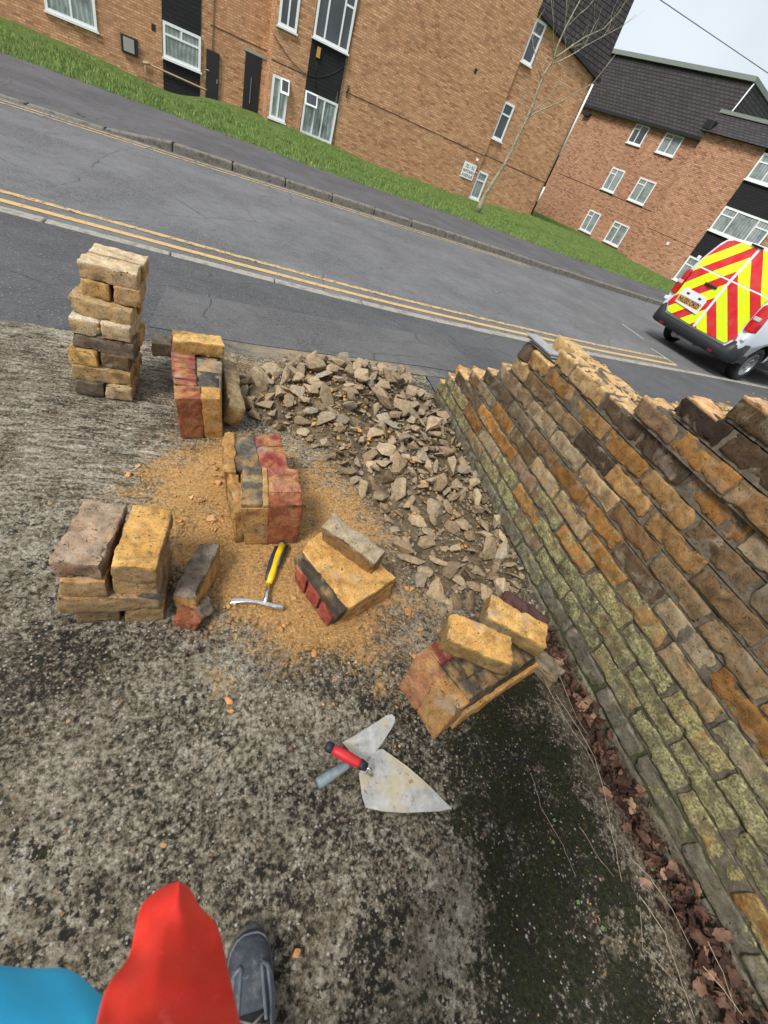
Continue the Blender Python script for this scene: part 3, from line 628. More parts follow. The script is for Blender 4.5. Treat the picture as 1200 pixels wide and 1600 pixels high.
# --- brickwork chunks broken off the pier
def chunk_of_wall(label,corners,cells,seed,core=(MORTAR_Y,.004),core_m=None,rough=.0026):
    """corners: 4 bottom ccw + 4 top, world; cells: (u0,u1,v0,v1,w0,w1,colour) in 0..1 of the block"""
    ctr=sum((Vector(c) for c in corners),Vector())/8; ctr.z=0
    cs=[Vector(c)-ctr for c in corners]
    def tri(u,v,w):
        a=cs[0].lerp(cs[1],u).lerp(cs[3].lerp(cs[2],u),v); b=cs[4].lerp(cs[5],u).lerp(cs[7].lerp(cs[6],u),v); return a.lerp(b,w)
    lu,lv,lw=(cs[1]-cs[0]).length,(cs[3]-cs[0]).length,(cs[4]-cs[0]).length
    root=empty('brickwork_chunk',ctr); tag(root,label,'broken brickwork')
    mb=MB()
    for i,c in enumerate(cells):
        u0,u1,v0,v1,w0,w1,col=c[:7]
        L,W,H=(u1-u0)*lu,(v1-v0)*lv,(w1-w0)*lw
        vs,fs=brick_geo(L+.002,W+.002,H+.001,seed+i*3,n=(max(4,int(L/.012)),max(4,int(W/.012)),max(4,int(H/.012))),rr=.0022,amp=rough,chip=.005)
        cols=[(tri(u0+(v.x/L+.5)*(u1-u0),v0+(v.y/W+.5)*(v1-v0),w0+(v.z/H+.5)*(w1-w0))) for v in vs]
        b0=len(mb.v); mb.add(cols,fs,0,True,col,c[7] if len(c)>7 else 0.)
        for i_,v in enumerate(vs):
            wz=w0+(v.z/H+.5)*(w1-w0); q=noise.noise(cols[i_]*19+Vector((seed,0,0)))+.5*noise.noise(cols[i_]*50)
            f=smooth01((q-.06)*7)*(.45 if wz>.93 else .2); mb.col[b0+i_]=(tuple(lerp(a,b_,f) for a,b_ in zip(col,(.50,.32,.13))),mb.col[b0+i_][1])
    mb.build('brickwork',B_NEAR,root,fixn=False)
    i=core[1]; vs,fs=boxgrid(14,18,10); mo=MB(); pts=[]; i=i+.004
    for v in vs:
        p=tri(*[(a*(1-2*i/l)+1)/2 for a,l in zip(v,(lu,lv,lw))]); q=(tri(.5,.5,.5)-p).normalized(); p+=q*(.006*noise.noise((p+ctr)*22)+.004*noise.noise((p+ctr)*60)-.001); pts.append(p)
    mo.add(pts,fs,0,True); mo.build('mortar_bed',core_m or core[0],root,fixn=False)
    return root
REDS=[(.24,.08,.065),(.28,.10,.08),(.21,.065,.05),(.25,.10,.08)]
# 1: upright pier piece with a row of red brick ends down its left side
c=[(-.155,1.615,0),(.012,1.665,0),(.0,2.10,0),(-.20,2.12,0),(-.176,1.615,.2),(-.006,1.665,.2),(-.015,2.12,.2),(-.245,2.13,.2)]
cells=[(0,.56,0,.19,0,1.0,(.215,.075,.045))]
for i in range(9): cells.append((0,.46,.20+i*.09,.20+i*.09+.077,.0,1.02+.01*(i%2),REDS[i%4]))
cells+=[(.57,1,0,.2,0,1.0,(.44,.26,.09)),(.5,1.,.22,.48,.0,.955,(.10,.085,.095)),(.5,1.,.49,.72,.0,.97,(.2,.19,.16)),(.5,1.,.73,1.,.0,.97,(.22,.2,.15))]
chunk_of_wall('chunk of brickwork with red brick ends down its left edge, beside the tall stack',c,cells,300,core_m=MORTAR_D)
loose_brick('bright yellow brick lying across the far end of the red-edged chunk',(-.118,2.045,.236),R(10),(.36,.22,.08),301,topcol=(.56,.38,.15),chip=.012)
loose_brick('small grey brick end poking out behind the red-edged chunk',(-.285,2.17,.13),R(5),(.3,.25,.18),302,size=(.09,.1,.066))
loose_brick('long mottled yellow-black brick piece right of the red-edged chunk',(.035,1.93,.085),R(96),(.26,.19,.085),303,size=(.42,.075,.1),ry=0,rx=.22,topcol=(.24,.19,.11))
# 2: two-step chunk, black tarred strip and red brick ends
c=[(.110,1.03,0),(.302,1.045,0),(.290,1.27,0),(.075,1.25,0),(.080,1.03,.2),(.292,1.055,.2),(.285,1.245,.205),(.085,1.235,.205)]
cells=[(0,.42,0,.98,0,.93,(.33,.2,.08)),(0.01,.33,0.03,.97,.935,1.01,(.11,.10,.08)),(.34,.43,0.02,.97,.935,1.0,(.40,.27,.11)),(.43,1,0,.32,.0,1.,(.24,.085,.045)),(.45,1,.33,.64,.0,1.01,(.30,.14,.095)),(.45,1,.65,.99,.0,1.,(.24,.09,.065))]
chunk_of_wall('yellow-sided brickwork chunk with faded red ends, just behind the hammer handle',c,cells,330,core_m=MORTAR_Y)
c=[(.060,1.27,0),(.265,1.285,0),(.245,1.51,0),(.030,1.48,0),(.065,1.255,.165),(.262,1.275,.165),(.238,1.50,.17),(.035,1.47,.165)]
cells=[(0,.46,0,.5,0,.97,(.09,.08,.07)),(0,.46,.51,1,0,.97,(.11,.10,.085)),(.48,1,0,.32,.0,1.01,(.23,.055,.045)),(.48,1,.33,.66,.0,1.,(.25,.06,.055)),(.48,1,.67,1.,.0,1.01,(.20,.05,.045))]
chunk_of_wall('lower dark-topped chunk with three red brick ends, behind the yellow-sided one',c,cells,350,core_m=MORTAR_D)
for i,(x,y,z,ln) in enumerate(((.045,1.36,.085,.24),(.075,1.14,.08,.2))):
    loose_brick(('rough ochre brick slab facing the left side of the dark-topped chunk','rough ochre brick slab facing the left side of the chunk behind the hammer')[i],(x+.002,y,z+.005),R(93 if i==0 else 97),(.33,.2,.075),360+i,size=(ln,.045,.155),rx=-.1,amp=.007,chip=.02)
# 3: chunk with a brick cemented on top, red brick face to the lower left
t=.125
c=[G(515,982,.0),G(608,935,.0),G(535,845,.0),G(459,905,.0),G(533,958,t),G(618,903,t),G(522,812,t),G(463,866,t)]
c=[tuple(v) for v in c]
cells=[(.10,1,.0,1,.72,1.0,(.50,.31,.11)),(-.02,.10,.0,1.,.66,1.02,(.055,.05,.04))]
for i in range(3): cells.append((-.03,.16,.05+i*.32,.05+i*.32+.26,.08,.74,(.25,.055,.04)))
cells+=[(.17,1,.0,.5,0,.7,(.42,.25,.1)),(.17,1,.51,1.,0,.7,(.38,.23,.09))]
chunk_of_wall('sandy-topped chunk with three dark red brick ends, right of the hammer',c,cells,400,core_m=MORTAR_D)
a=G(497,835,.155); b=G(588,900,.155); d=b-a
o=loose_brick('grey-backed brick standing on its long edge on the sandy-topped chunk',((a+b)/2+Vector((.02,.03,.02))),math.atan2(d.y,d.x),(.25,.165,.075),410,size=(.225,.068,.105),rx=.30,topcol=(.29,.25,.18),chip=.013)
# 4: big tilted chunk carrying two yellow bricks
t=.155
c=[G(678,1154,0),G(842,1042,0),G(770,965,0),G(622,1072,0),G(716,1108,t),G(838,1028,t),G(748,958,t),G(652,1022,t)]
c=[tuple(v) for v in c]
cells=[(0,.13,0,.5,0,.99,(.33,.20,.085)),(0,.13,.5,1,0,1.,(.29,.15,.085)),
 (.14,.38,.66,1,.0,1.02,(.17,.045,.04)),(.39,.66,.66,1,.0,1.01,(.13,.04,.04)),(.67,1,.66,1,.0,1.,(.07,.05,.05)),
 (.14,.55,.3,.65,.0,1.0,(.075,.065,.05)),(.56,1,.3,.65,.0,1.0,(.08,.07,.055)),(.14,.5,0.03,.29,.42,1.0,(.09,.08,.065)),(.51,1,0.03,.29,.42,1.0,(.07,.06,.05)),(.14,1.,-.02,.25,.0,.4,(.5,.31,.11))]
chunk_of_wall('large tilted black-topped chunk carrying two yellow bricks, near the wall',c,cells,430,core_m=MORTAR_D)
loose_brick('cut yellow brick on the black-topped chunk, the one nearer the trowels',(.775,.492,.205),R(-27),(.22,.16,.07),440,topcol=(.56,.35,.125),chip=.009,rx=-.04)
loose_brick('cut yellow brick on the black-topped chunk, the one nearer the wall',(.945,.545,.205),R(-33),(.22,.16,.07),441,topcol=(.56,.36,.13),chip=.014,rx=-.03,ry=.05)
loose_brick('dark purple-brown brick half under rubble between the yellow bricks and the wall',(1.14,.66,.06),R(-40),(.09,.05,.05),442,size=(.2,.1,.066),ry=.15)
loose_brick('pale grey brick bat lying right of the black-topped chunk among leaves',(1.155,.475,.03),R(-62),(.2,.17,.12),443,size=(.13,.075,.05),rx=.1,chip=.02)
# ---------------------------------------------------------------- rubble
RUB=[(.07,2.22),(.37,2.54),(.87,2.66),(1.22,2.70),(1.31,2.36),(1.31,.75),(1.05,.78),(.82,.70),(.74,.96),(.64,1.32),(.56,1.49),(.42,1.70),(.10,1.88)]
def inpoly(x,y,P):
    c=False; n=len(P)
    for i in range(n):
        (a,b),(d,e)=P[i],P[(i+1)%n]
        if (b>y)!=(e>y) and x<(d-a)*(y-b)/(e-b)+a: c=not c
    return c
def edged(x,y,P):
    best=9
    for i in range(len(P)):
        a=Vector(P[i]);b=Vector(P[(i+1)%len(P)]);p=Vector((x,y)); t=max(0,min(1,(p-a).dot(b-a)/(b-a).length_squared)); best=min(best,(p-a.lerp(b,t)).length)
    return best
def heap(x,y):
    if not inpoly(x,y,RUB): return 0
    d=min(edged(x,y,RUB),1.31-x+.25 if x>1. else 9); q=smooth01(min(1,edged(x,y,RUB[:5]+[(1.8,2.3),(1.8,.7)]+RUB[6:])/.22))
    base=.035+.05*smooth01((y-1.5)/.6)+.05*math.exp(-((x-.78)**2+(y-2.35)**2)/.09)+.045*math.exp(-((x-1.0)**2+(y-1.5)**2)/.12)+.012*math.exp(-((x-1.1)**2+(y-1.0)**2)/.08)
    base*=.8+.2*smooth01((y-.9)/.4)
    return q*max(0,base*(1+.45*noise.noise((x*5,y*5,0))))
def rubble():
    r=random.Random(21)
    # fine crumbs: dust bed of the heap + crumbs everywhere, one uncountable mass
    mb=MB()
    def crumb(x,y,z,s,col):
        vs,fs=chunk_geo(s,s*r.uniform(.6,1),s*r.uniform(.35,.8),r.randrange(14),9); m=Matrix.Rotation(r.uniform(0,6.28),3,'Z')@Matrix.Rotation(r.uniform(-.5,.5),3,'X'); mb.add([m@v+Vector((x,y,z)) for v in vs],fs,0,False,col)
    G1=lambda:(lambda g:(g*.27,g*.22,g*.155))(r.uniform(.6,1.25)); Y1=lambda:(lambda g:(g*.5,g*r.uniform(.25,.31),g*.11))(r.uniform(.65,1.15))
    for i in range(4200):
        x=r.uniform(.0,1.32); y=r.uniform(.6,2.75); 
        if not inpoly(x,y,RUB) and edged(x,y,RUB)>abs(r.gauss(0,.07)): continue
        if y>de(x)+.1: continue
        h=heap(x,y); yel=math.exp(-((x-.42)**2+(y-2.05)**2)/.035)+.5*math.exp(-((x-.75)**2+(y-1.75)**2)/.03)+.07
        crumb(x,y,h*.85+.002,r.uniform(.005,.014),Y1() if r.random()<yel else G1())
    for i in range(950):
        x=r.uniform(.03,1.31); y=r.uniform(.68,2.72)
        if not inpoly(x,y,RUB): continue
        s=r.uniform(.013,.027)
        if x+s>1.315: continue
        vs,fs=chunk_geo(s,s*r.uniform(.6,1),s*r.uniform(.3,.6),r.randrange(14),11); m=Matrix.Rotation(r.uniform(0,6.28),3,'Z')@Matrix.Rotation(r.gauss(0,.45),3,'X'); g=r.uniform(.65,1.25); yy=math.exp(-((x-.42)**2+(y-2.05)**2)/.03)*.8+.04
        mb.add([m@v+Vector((x,y,heap(x,y)*.9+s*.3)) for v in vs],fs,0,False,(.31*g,.24*g,.155*g) if r.random()>yy else (.5*g,.3*g,.11*g))
    for a,b,q,s in DUST:
        for i in range(int(480*q*s)+8):
            x=r.gauss(a,q*.75); y=r.gauss(b,q*.75)
            if x>1.3 or y>de(x) : continue
            crumb(x,y,.003,r.uniform(.0012,.0055) if r.random()<.9 else r.uniform(.006,.012),Y1())
    for i in range(4600):
        x=r.uniform(-1.1,1.25); y=r.uniform(-.75,1.3); g=r.random()
        col=(r.uniform(.3,.5),)*3 if g<.2 else ((.4,.32,.22) if g<.5 else ((.3,.25,.18) if g<.8 else Y1()))
        crumb(x,y,.002,r.uniform(.0012,.0036),col)
    t=NT('crumb_stone'); p=t.geo(); c=t.mix(1.,t.attr('Col'),t.ramp(t.noise(p,150,4),[(.3,.6),(.7,1.25)]),'MULTIPLY'); 
    tag(mb.build('rubble_crumbs',t.fin(c,.95,.2),None,fixn=False),'fine grey and yellow crumbs and grit strewn over the concrete and under the rubble','crumbs',kind='stuff')
    # dusty bed of the heap, its colour darkened as shadow between the chunks
    mb=MB(); n=70; vs=[];ok=[]
    for j in range(n+1):
        for i in range(n+1):
            x=lerp(.0,1.33,i/n); y=lerp(.62,2.74,j/n); h=heap(x,y); ok.append(h>.012); vs.append((x,y,h*.8-.004+.004*noise.noise((x*30,y*30,0))))
    fs=[(j*(n+1)+i,j*(n+1)+i+1,(j+1)*(n+1)+i+1,(j+1)*(n+1)+i) for j in range(n) for i in range(n) if ok[j*(n+1)+i] or ok[(j+1)*(n+1)+i+1] or ok[j*(n+1)+i+1] or ok[(j+1)*(n+1)+i]]
    mb.add(vs,fs,0,True); tag(mb.build('rubble_bed',m_mortar('rubble_dust_shaded',(.06,.045,.028),(.20,.15,.09),False),None,fixn=False),'grey-brown dust and sand the rubble lies in, darkened like shadow between chunks','dust',kind='stuff')
    protos=[]
    for k in range(26):
        a=1;b=r.uniform(.55,.95);c=r.uniform(.24,.55) if k%3 else r.uniform(.14,.22)
        vs,fs=chunk_geo(a,b,c,100+k,r.choice((10,12,15)))
        bm=bmesh.new(); bv=[bm.verts.new(v) for v in vs]
        for f in fs: bm.faces.new([bv[i] for i in f])
        bmesh.ops.bevel(bm,geom=list(bm.edges),offset=.045,segments=1,affect='EDGES',clamp_overlap=True)
        bmesh.ops.subdivide_edges(bm,edges=[e for e in bm.edges if e.calc_length()>.35],cuts=2,use_grid_fill=True)
        bmesh.ops.triangulate(bm,faces=bm.faces)
        for v in bm.verts: v.co+=v.co.normalized()*.06*noise.noise(v.co*3.5+Vector((k,0,0)))
        m=MB(); bm.verts.index_update(); m.add([v.co.copy() for v in bm.verts],[tuple(v.index for v in f.verts) for f in bm.faces],0,False,(r.uniform(.85,1.15),)*3); bm.free()
        protos.append((m.mesh('mortar_chunk',CHUNK),c))
    frag=[]
    for k in range(10):
        m=MB(); vs,fs=chunk_geo(1,r.uniform(.55,.9),r.uniform(.25,.55),200+k,11); m.add(vs,fs,0,False,(1,1,1)); frag.append((m.mesh('brick_fragment',FRAG),.4))
    placed=[]
    def put(x,y,s,kind,z=None,tilt=.5):
        me,c=r.choice(protos if kind=='c' else frag)
        o=bpy.data.objects.new('mortar_chunk' if kind=='c' else 'brick_fragment',me); C.objects.link(o)
        o.scale=(s,s*r.uniform(.8,1.1),s*r.uniform(.8,1.3)); o.rotation_euler=(r.gauss(0,tilt),r.gauss(0,tilt),r.uniform(0,6.28))
        o.location=(x,y,(heap(x,y)*1.0 if z is None else z)+s*c*.45*(1+.9*abs(math.sin(o.rotation_euler[0])))+(r.uniform(0,.012) if z is None else 0))
        if kind=='c': tag(o,('large' if s>.05 else 'small')+' angular grey-brown mortar chunk in the rubble, '+('at the edge by the footway' if y>2.2 else 'close against the foot of the wall' if x>1.08 and y>1.2 else 'in the middle of the heap' if y>1.6 else 'between the sandy-topped chunk and the wall' if y<1.15 else 'in the coarse patch left of the wall'),'mortar chunk','mortar chunks in the rubble heap')
        else: tag(o,'small orange-yellow brick fragment '+('lying on top of the grey rubble' if y>1.5 and x>.3 else 'on the bare concrete near the trowels' if y<.55 else 'on the dusty ground around the hammer and chunks' if x<.6 else 'among the grey chunks near the wall'),'brick fragment','brick fragments scattered on the drive')
    n=0; tries=0
    while n<298 and tries<90000:
        tries+=1; x=r.uniform(.05,1.29); y=r.uniform(.72,2.66)
        if not inpoly(x,y,RUB): continue
        big=smooth01((1.9-y)/.5)
        s=r.uniform(.040,.056) if r.random()<.55 else r.uniform(.054,.082)
        if y>1.9 : s*=1.05
        if x+s*.8>1.305: continue
        # sparser right of the sandy bare patch
        if .35<x<.75 and 1.6<y<2.0 and r.random()<.3: continue
        if y<1.0 and x<.9 and r.random()<.5: continue
        if any((x-a)**2+(y-b)**2<((s+q)*.43)**2 for a,b,q in placed): continue
        placed.append((x,y,s)); put(x,y,s,'c',tilt=.5); n+=1
    # yellow fragments: ones traced from the photograph, then small scatter
    for px,py,s in ((490,1022,.016),(357,1095,.02),(556,1049,.009),(645,985,.009),(458,935,.015),(540,968,.014),(455,1170,.008),(107,1125,.008),(463,1490,.014),(345,1190,.006),(470,905,.012),(560,1020,.006),(340,755,.02),(352,690,.03),(365,708,.022),(200,742,.018),(215,728,.013),(78,787,.009),(600,1180,.006),(620,1105,.008),(505,1100,.007),(256,1320,.007),(625,1165,.006),(525,1060,.008),(545,1035,.007),(580,985,.012),(600,965,.01),(360,1110,.014),(410,1040,.006),(860,1310,.006),(330,980,.01),(430,1135,.007),(700,1330,.005)):
        q=G(px,py,.004); put(q.x,q.y,s,'f',z=.001,tilt=.15)
    spots=[(.4,2.05,.10,.9),(.12,1.5,.08,.5),(.75,1.75,.09,.6),(.55,.95,.13,.5),(.75,.75,.12,.8),(1.0,1.1,.15,.6),(-.03,1.2,.08,.4),(.2,.72,.1,.5),(.85,1.25,.2,.6)]
    for i in range(130):
        a,b,q,_=r.choice(spots); x=r.gauss(a,q);y=r.gauss(b,q)
        if x>1.28 or y>2.5: continue
        put(x,y,r.uniform(.007,.02)*(1.3 if i<30 else 1),'f',tilt=.25)
rubble()
# ---------------------------------------------------------------- tools
def at2(p,h=0): return Vector((p[0],p[1],h))
def m_blade():
    t=NT('trowel_steel'); o=t.geo(); n1=t.noise(o,38,8,.7); n2=t.noise(o,12,5,.6)
    c=t.mix(t.ramp(n1,[(.35,0.),(.65,1.)]),(.34,.33,.31),(.56,.56,.54)); c=t.mix(t.ramp(n2,[(.48,0.),(.6,.85)]),c,t.mix(n1,(.42,.35,.2),(.6,.54,.38)))
    c=t.mix(t.ramp(t.noise(o,60,6,.7),[(.58,0.),(.66,.8)]),c,(.25,.11,.05)); t.bump(n1,.4,.002)
    return t.fin(c,t.ramp(n1,[(.3,.35),(.7,.75)]),.5,.25)
BLADE=m_blade(); GRIPR=plain('red_rubber_grip',(.55,.02,.025),.45,.5,0,.2,40,.3); GRIPK=plain('black_rubber',(.02,.025,.03),.5,.4); ZINC=plain('chalky_grey_handle',(.2,.25,.27),.6,.4,0,.35,45,.4)
def extr(poly,z0,z1,name,mat,parent,bev=.0006):
    mb=MB(); mb.prism(poly,z0,z1,axis='z'); return mb.build(name,mat,parent,bevel=bev)
def trowels():
    P=lambda x,y,z=.0:G(x,y,z)
    t=empty('brick_trowel',P(585,1195)); o_=t.location.copy(); tag(t,'large pointed brick trowel with a red rubber grip, lying across the smaller trowel','trowel')
    z=.017
    pl=[(591,1171),(598,1170),(639,1198),(675,1228),(709,1262),(690,1266),(632,1269),(600,1267),(573,1261),(567,1245),(561,1208),(566,1200)]
    q=[P(a,b,z)-o_ for a,b in pl]; mb=MB(); n=len(q)
    cx=sum(v.x for v in q)/n; cy=sum(v.y for v in q)/n
    q=[(v.x,v.y,z-.012*smooth01((P(585,1195).x*0+(Vector((v.x,v.y)).length))/.22)) for v in q]
    mb.add([(a,b,c) for a,b,c in q]+[(a,b,c-.0022) for a,b,c in q],[tuple(range(n)),tuple(range(2*n-1,n-1,-1))]+[(i,(i+1)%n,(i+1)%n+n,i+n) for i in range(n)]); mb.build('blade',BLADE,t)
    a=P(512,1166,.05)-o_; b=P(571,1198,.05)-o_; d=(b-a).normalized()
    L=(b-a).length
    def pt(s): return a+d*s
    mb=MB(); mb.tube([pt(.012),pt(.03),pt(L*.5),pt(L-.025),pt(L-.014)],[.0115,.0135,.0145,.0125,.0115],14); mb.build('grip',GRIPR,t)
    for s0,s1,r0,r1,nm in ((-.006,.014,.009,.0135,'end_cap'),(L-.017,L+.004,.0135,.010,'ferrule')):
        mb=MB(); mb.tube([pt(s0),pt((s0*.7+s1*.3)),pt(s1)],[r0,max(r0,r1),r1],14); mb.build(nm,GRIPK,t)
    h=P(590,1200,.017)-o_; mb=MB(); mb.tube([pt(L),pt(L+.014),pt(L+.02)+Vector((0,0,-.012)),pt(L+.016)+Vector((0,0,-.026)),pt(L+.03)+Vector((0,0,-.031))],[.005,.005,.005,.0055,.004],8); mb.build('shank',STEEL,t)
    t=empty('gauging_trowel',P(555,1175)); o_=t.location.copy(); tag(t,'small round-nosed trowel with a chalky grey handle, half under the large trowel','trowel')
    z=.010; pl=[(535,1160),(560,1146),(590,1127),(605,1117),(612,1116),(617,1120),(617,1128),(612,1138),(598,1160),(578,1188),(572,1192),(552,1180)]
    q=[P(a,b,z)-o_ for a,b in pl]; n=len(q); mb=MB()
    mb.add([(v.x,v.y,z) for v in q]+[(v.x,v.y,z-.002) for v in q],[tuple(range(n)),tuple(range(2*n-1,n-1,-1))]+[(i,(i+1)%n,(i+1)%n+n,i+n) for i in range(n)]); mb.build('blade',BLADE,t)
    a=P(546,1192,.022)-o_; b=P(496,1225,.016)-o_; d=(b-a).normalized(); L=(b-a).length
    mb=MB(); mb.tube([a,a+d*.012,a+d*L*.5,a+d*(L-.006),b],[.009,.0115,.0135,.0145,.0125],14); mb.build('handle',ZINC,t)
    mb=MB(); mb.tube([a,a-d*.014,Vector((a-d*.03).to_tuple())+Vector((0,0,-.01))],[.005,.005,.0045],8); mb.build('shank',STEEL,t)
    t=empty('brick_hammer',P(405,948)); o_=t.location.copy(); tag(t,'steel brick hammer with a yellow and black grip lying on the orange dust','hammer')
    a=P(361,937,.016)-o_; b=P(443,951,.016)-o_; d=(b-a).normalized(); s=Vector((-d.y,d.x,0)); L=(b-a).length
    secs=[]
    for u,wd,ht,dz in ((0,.017,.002,-.006),(.12,.017,.0045,-.003),(.3,.013,.007,0),(.48,.010,.009,.001),(.56,.012,.0105,0),(.70,.0125,.0115,0),(.78,.0115,.011,0),(.85,.0125,.0125,0),(.98,.0125,.0125,0),(1,.011,.011,0)):
        c=a+d*L*u+Vector((0,0,dz)); bow=-s*.010*math.sin(math.pi*min(1,u*1.2))*-1
        c=c+bow*.6; secs.append([c+s*wd*.6*x_+Vector((0,0,1))*ht*y_ for x_,y_ in ((-1,-.6),(-.6,-1),(.6,-1),(1,-.6),(1,.6),(.6,1),(-.6,1),(-1,.6))])
    mb=MB(); mb.loft(secs,smooth=False); mb.build('head',STEEL,t,bevel=.0008)
    pts=[P(x,y,.018)-o_ for x,y in ((414,944),(417,928),(421,910))]; mb=MB(); mb.tube(pts,[.0105,.0075,.0075],12); mb.build('shaft',STEEL,t)
    g=[P(x,y,.02)-o_ for x,y in ((420,912),(424,900),(429,884),(434,868),(441,852))]; mb=MB(); mb.tube(g,[.0095,.0135,.0115,.0135,.0145],14); mb.build('grip',plain('yellow_rubber',(.75,.48,.01),.4,.5),t)
    k=[P(x,y,.021)-o_ for x,y in ((429,901),(434,886),(440,870),(448,853))]; k0=[P(x,y,.021)-o_ for x,y in ((416,906),(420,893),(425,874),(433,855))]
    mb=MB(); mb.tube([v for v in k0],[.005,.009,.009,.009],10); mb.tube(k[1:],[.005,.008,.007],10); mb.tube([g[-1],g[-1]+(g[-1]-g[-2]).normalized()*.012],[.0155,.013],12); mb.build('grip_edge',plain('navy_rubber',(.02,.03,.055),.45),t)
trowels()
# ---------------------------------------------------------------- dead leaves and straws along the wall foot
def leaves():
    r=random.Random(4); mats=plain('dead_leaf',(.16,.072,.045),.8,.25,0,.4,14); t=NT('dead_leaf_brown'); oi=t.n('ShaderNodeObjectInfo'); p=t.geo()
    c=t.mix(1.,t.ramp(oi.outputs['Random'],[(0,(.03,.015,.011)),(.4,(.075,.036,.025)),(.7,(.125,.066,.044)),(.9,(.21,.12,.078)),(1,(.34,.21,.13))]),t.ramp(t.noise(p,60,5),[(.3,.6),(.7,1.3)]),'MULTIPLY'); LM=t.fin(c,.75,.3)
    ms=[]
    for k in range(9):
        # lobed oak leaf, curled
        out=[]; n=26
        for i in range(n):
            a=2*math.pi*i/n; rr=.62+.26*abs(math.cos(a*3.5+k*.3))+.12*r.random(); out.append((math.cos(a)*rr*1.0,math.sin(a)*rr*.62))
        vs=[(0,0,0)]+[(x*.5,y*.5,0) for x,y in out]+[(x,y,0) for x,y in out]
        fs=[(0,1+i,1+(i+1)%n) for i in range(n)]+[(1+i,1+n+i,1+n+(i+1)%n,1+(i+1)%n) for i in range(n)]
        cu=r.uniform(.25,.8); cv=r.uniform(-.5,.5)
        q=[]
        for x,y,z in vs: q.append((x,y,cu*y*y*1.2+cv*x*x*.5+.12*noise.noise((x*2.5,y*2.5,k*3))))
        m=MB(); m.add(q,fs,0,True); m.add([(x,y,z-.03) for x,y,z in q],[f[::-1] for f in fs],0,True); m.tube([(-.6,0,cu*.0),(-1.0,.05,.05),(-1.35,.1,.12)],[.03,.022,.016],4)
        ms.append(m.mesh('dead_leaf',LM))
    def axis(t):  # along the foot of the wall
        return Vector((1.27-.03*math.sin(t*3),lerp(.62,-.75,t),0))
    for i in range(275):
        t=r.random()**.8 ; p=axis(t); wd=.022+.02*t
        x=min(1.305,p.x+r.gauss(-.005,wd)); s=r.uniform(.011,.030)
        o=bpy.data.objects.new('dead_leaf',r.choice(ms)); C.objects.link(o); hx=max(0,1-abs(x-1.285)/.07)
        o.location=(x,p.y+r.uniform(-.02,.02),.008+hx*r.uniform(0,.035)); o.rotation_euler=(r.gauss(0,.6),r.gauss(0,.6),r.uniform(0,6.28)); o.scale=(s,s,s)
        tag(o,('small' if s<.0175 else 'large')+' curled brown dead leaf by the wall foot, '+('beside the big black-topped chunk' if o.location.y>.3 else 'where the black moss begins' if o.location.y>.0 else 'halfway down the drift' if o.location.y>-.35 else 'in the thick end of the drift'),'leaf','dead leaves along the foot of the wall')
    for (px,py,s) in ((1003,1310,.03),(940,1190,.022),(1095,1500,.035)):
        g=G(px,py,.03); o=bpy.data.objects.new('dead_leaf',ms[2]); C.objects.link(o); o.location=g; o.scale=(s,)*3; o.rotation_euler=(.2,.3,r.uniform(0,6)); tag(o,'curled brown dead leaf in the drift along the foot of the wall','leaf','dead leaves along the foot of the wall')
    ST=plain('straw',(.42,.33,.24),.8); 
    def straw(pts,rad,lab='long pale dry grass stalk lying along the foot of the wall'):
        v=[G(a,b,h) for a,b,h in pts]; m=MB()
        w_=[]
        for i in range(len(v)-1):
            for k in range(4): w_.append(v[i].lerp(v[i+1],k/4)+Vector((r.gauss(0,.0012),r.gauss(0,.0012),0)))
        w_.append(v[-1]); m.tube(w_,[rad*(1-.5*i/len(w_)) for i in range(len(w_))],5); o=m.build('dry_stalk',ST,None); tag(o,lab,'stalk','dry grass stalks by the wall')
    straw([(868,1085,.02),(905,1140,.02),(930,1185,.015),(945,1240,.015),(958,1310,.02),(972,1378,.01)],.0011)
    straw([(850,1060,.03),(880,1120,.03),(915,1170,.02),(935,1210,.01)],.0010); straw([(870,1045,.04),(900,1120,.03),(920,1150,.02)],.0009)
    straw([(985,1340,.02),(1015,1370,.03),(1050,1420,.03),(1085,1490,.02)],.0010); straw([(1000,1400,.02),(1040,1460,.02),(1060,1520,.02),(1085,1590,.01)],.0010)
    straw([(1100,1510,.04),(1140,1560,.03),(1170,1598,.02)],.0012); straw([(1105,1470,.05),(1130,1520,.04),(1150,1580,.03)],.0009); straw([(830,1210,.01),(845,1260,.01),(880,1320,.01),(900,1370,.008)],.0007)
    straw([(1000,1420,.01),(1005,1480,.02),(1080,1560,.01)],.0008); straw([(905,1290,.008),(935,1340,.012),(960,1370,.01)],.0007)
    SG=plain('seedling_leaf',(.09,.2,.05),.6)
    lm=MB(); axis_=axis
    for i in range(2600):
        t=r.random(); q=axis_(t); x=min(1.31,q.x+r.gauss(.005,.022+.012*t)); s=r.uniform(.003,.010); y=q.y+r.uniform(-.02,.02); e=Vector((r.gauss(0,.5),r.gauss(0,.5),1)).normalized(); u=e.orthogonal().normalized()*s; v_=e.cross(u)*r.uniform(.4,1); c0=Vector((x,y,.006+max(0,1-abs(x-1.29)/.06)*r.uniform(0,.02)))
        g=r.uniform(.4,1.6); lm.add([c0-u,c0+v_,c0+u,c0-v_*.8],[(0,1,2,3)],0,False,(.065*g,.037*g,.025*g))
    t_=NT('leaf_crumbs'); t_.l(t_.attr('Col'),t_.b.inputs[0]); tag(lm.build('leaf_litter',t_.fin(None,.9,.2),None,fixn=False),'dark brown crumbled leaf litter packed along the foot of the wall','leaf litter',kind='stuff')
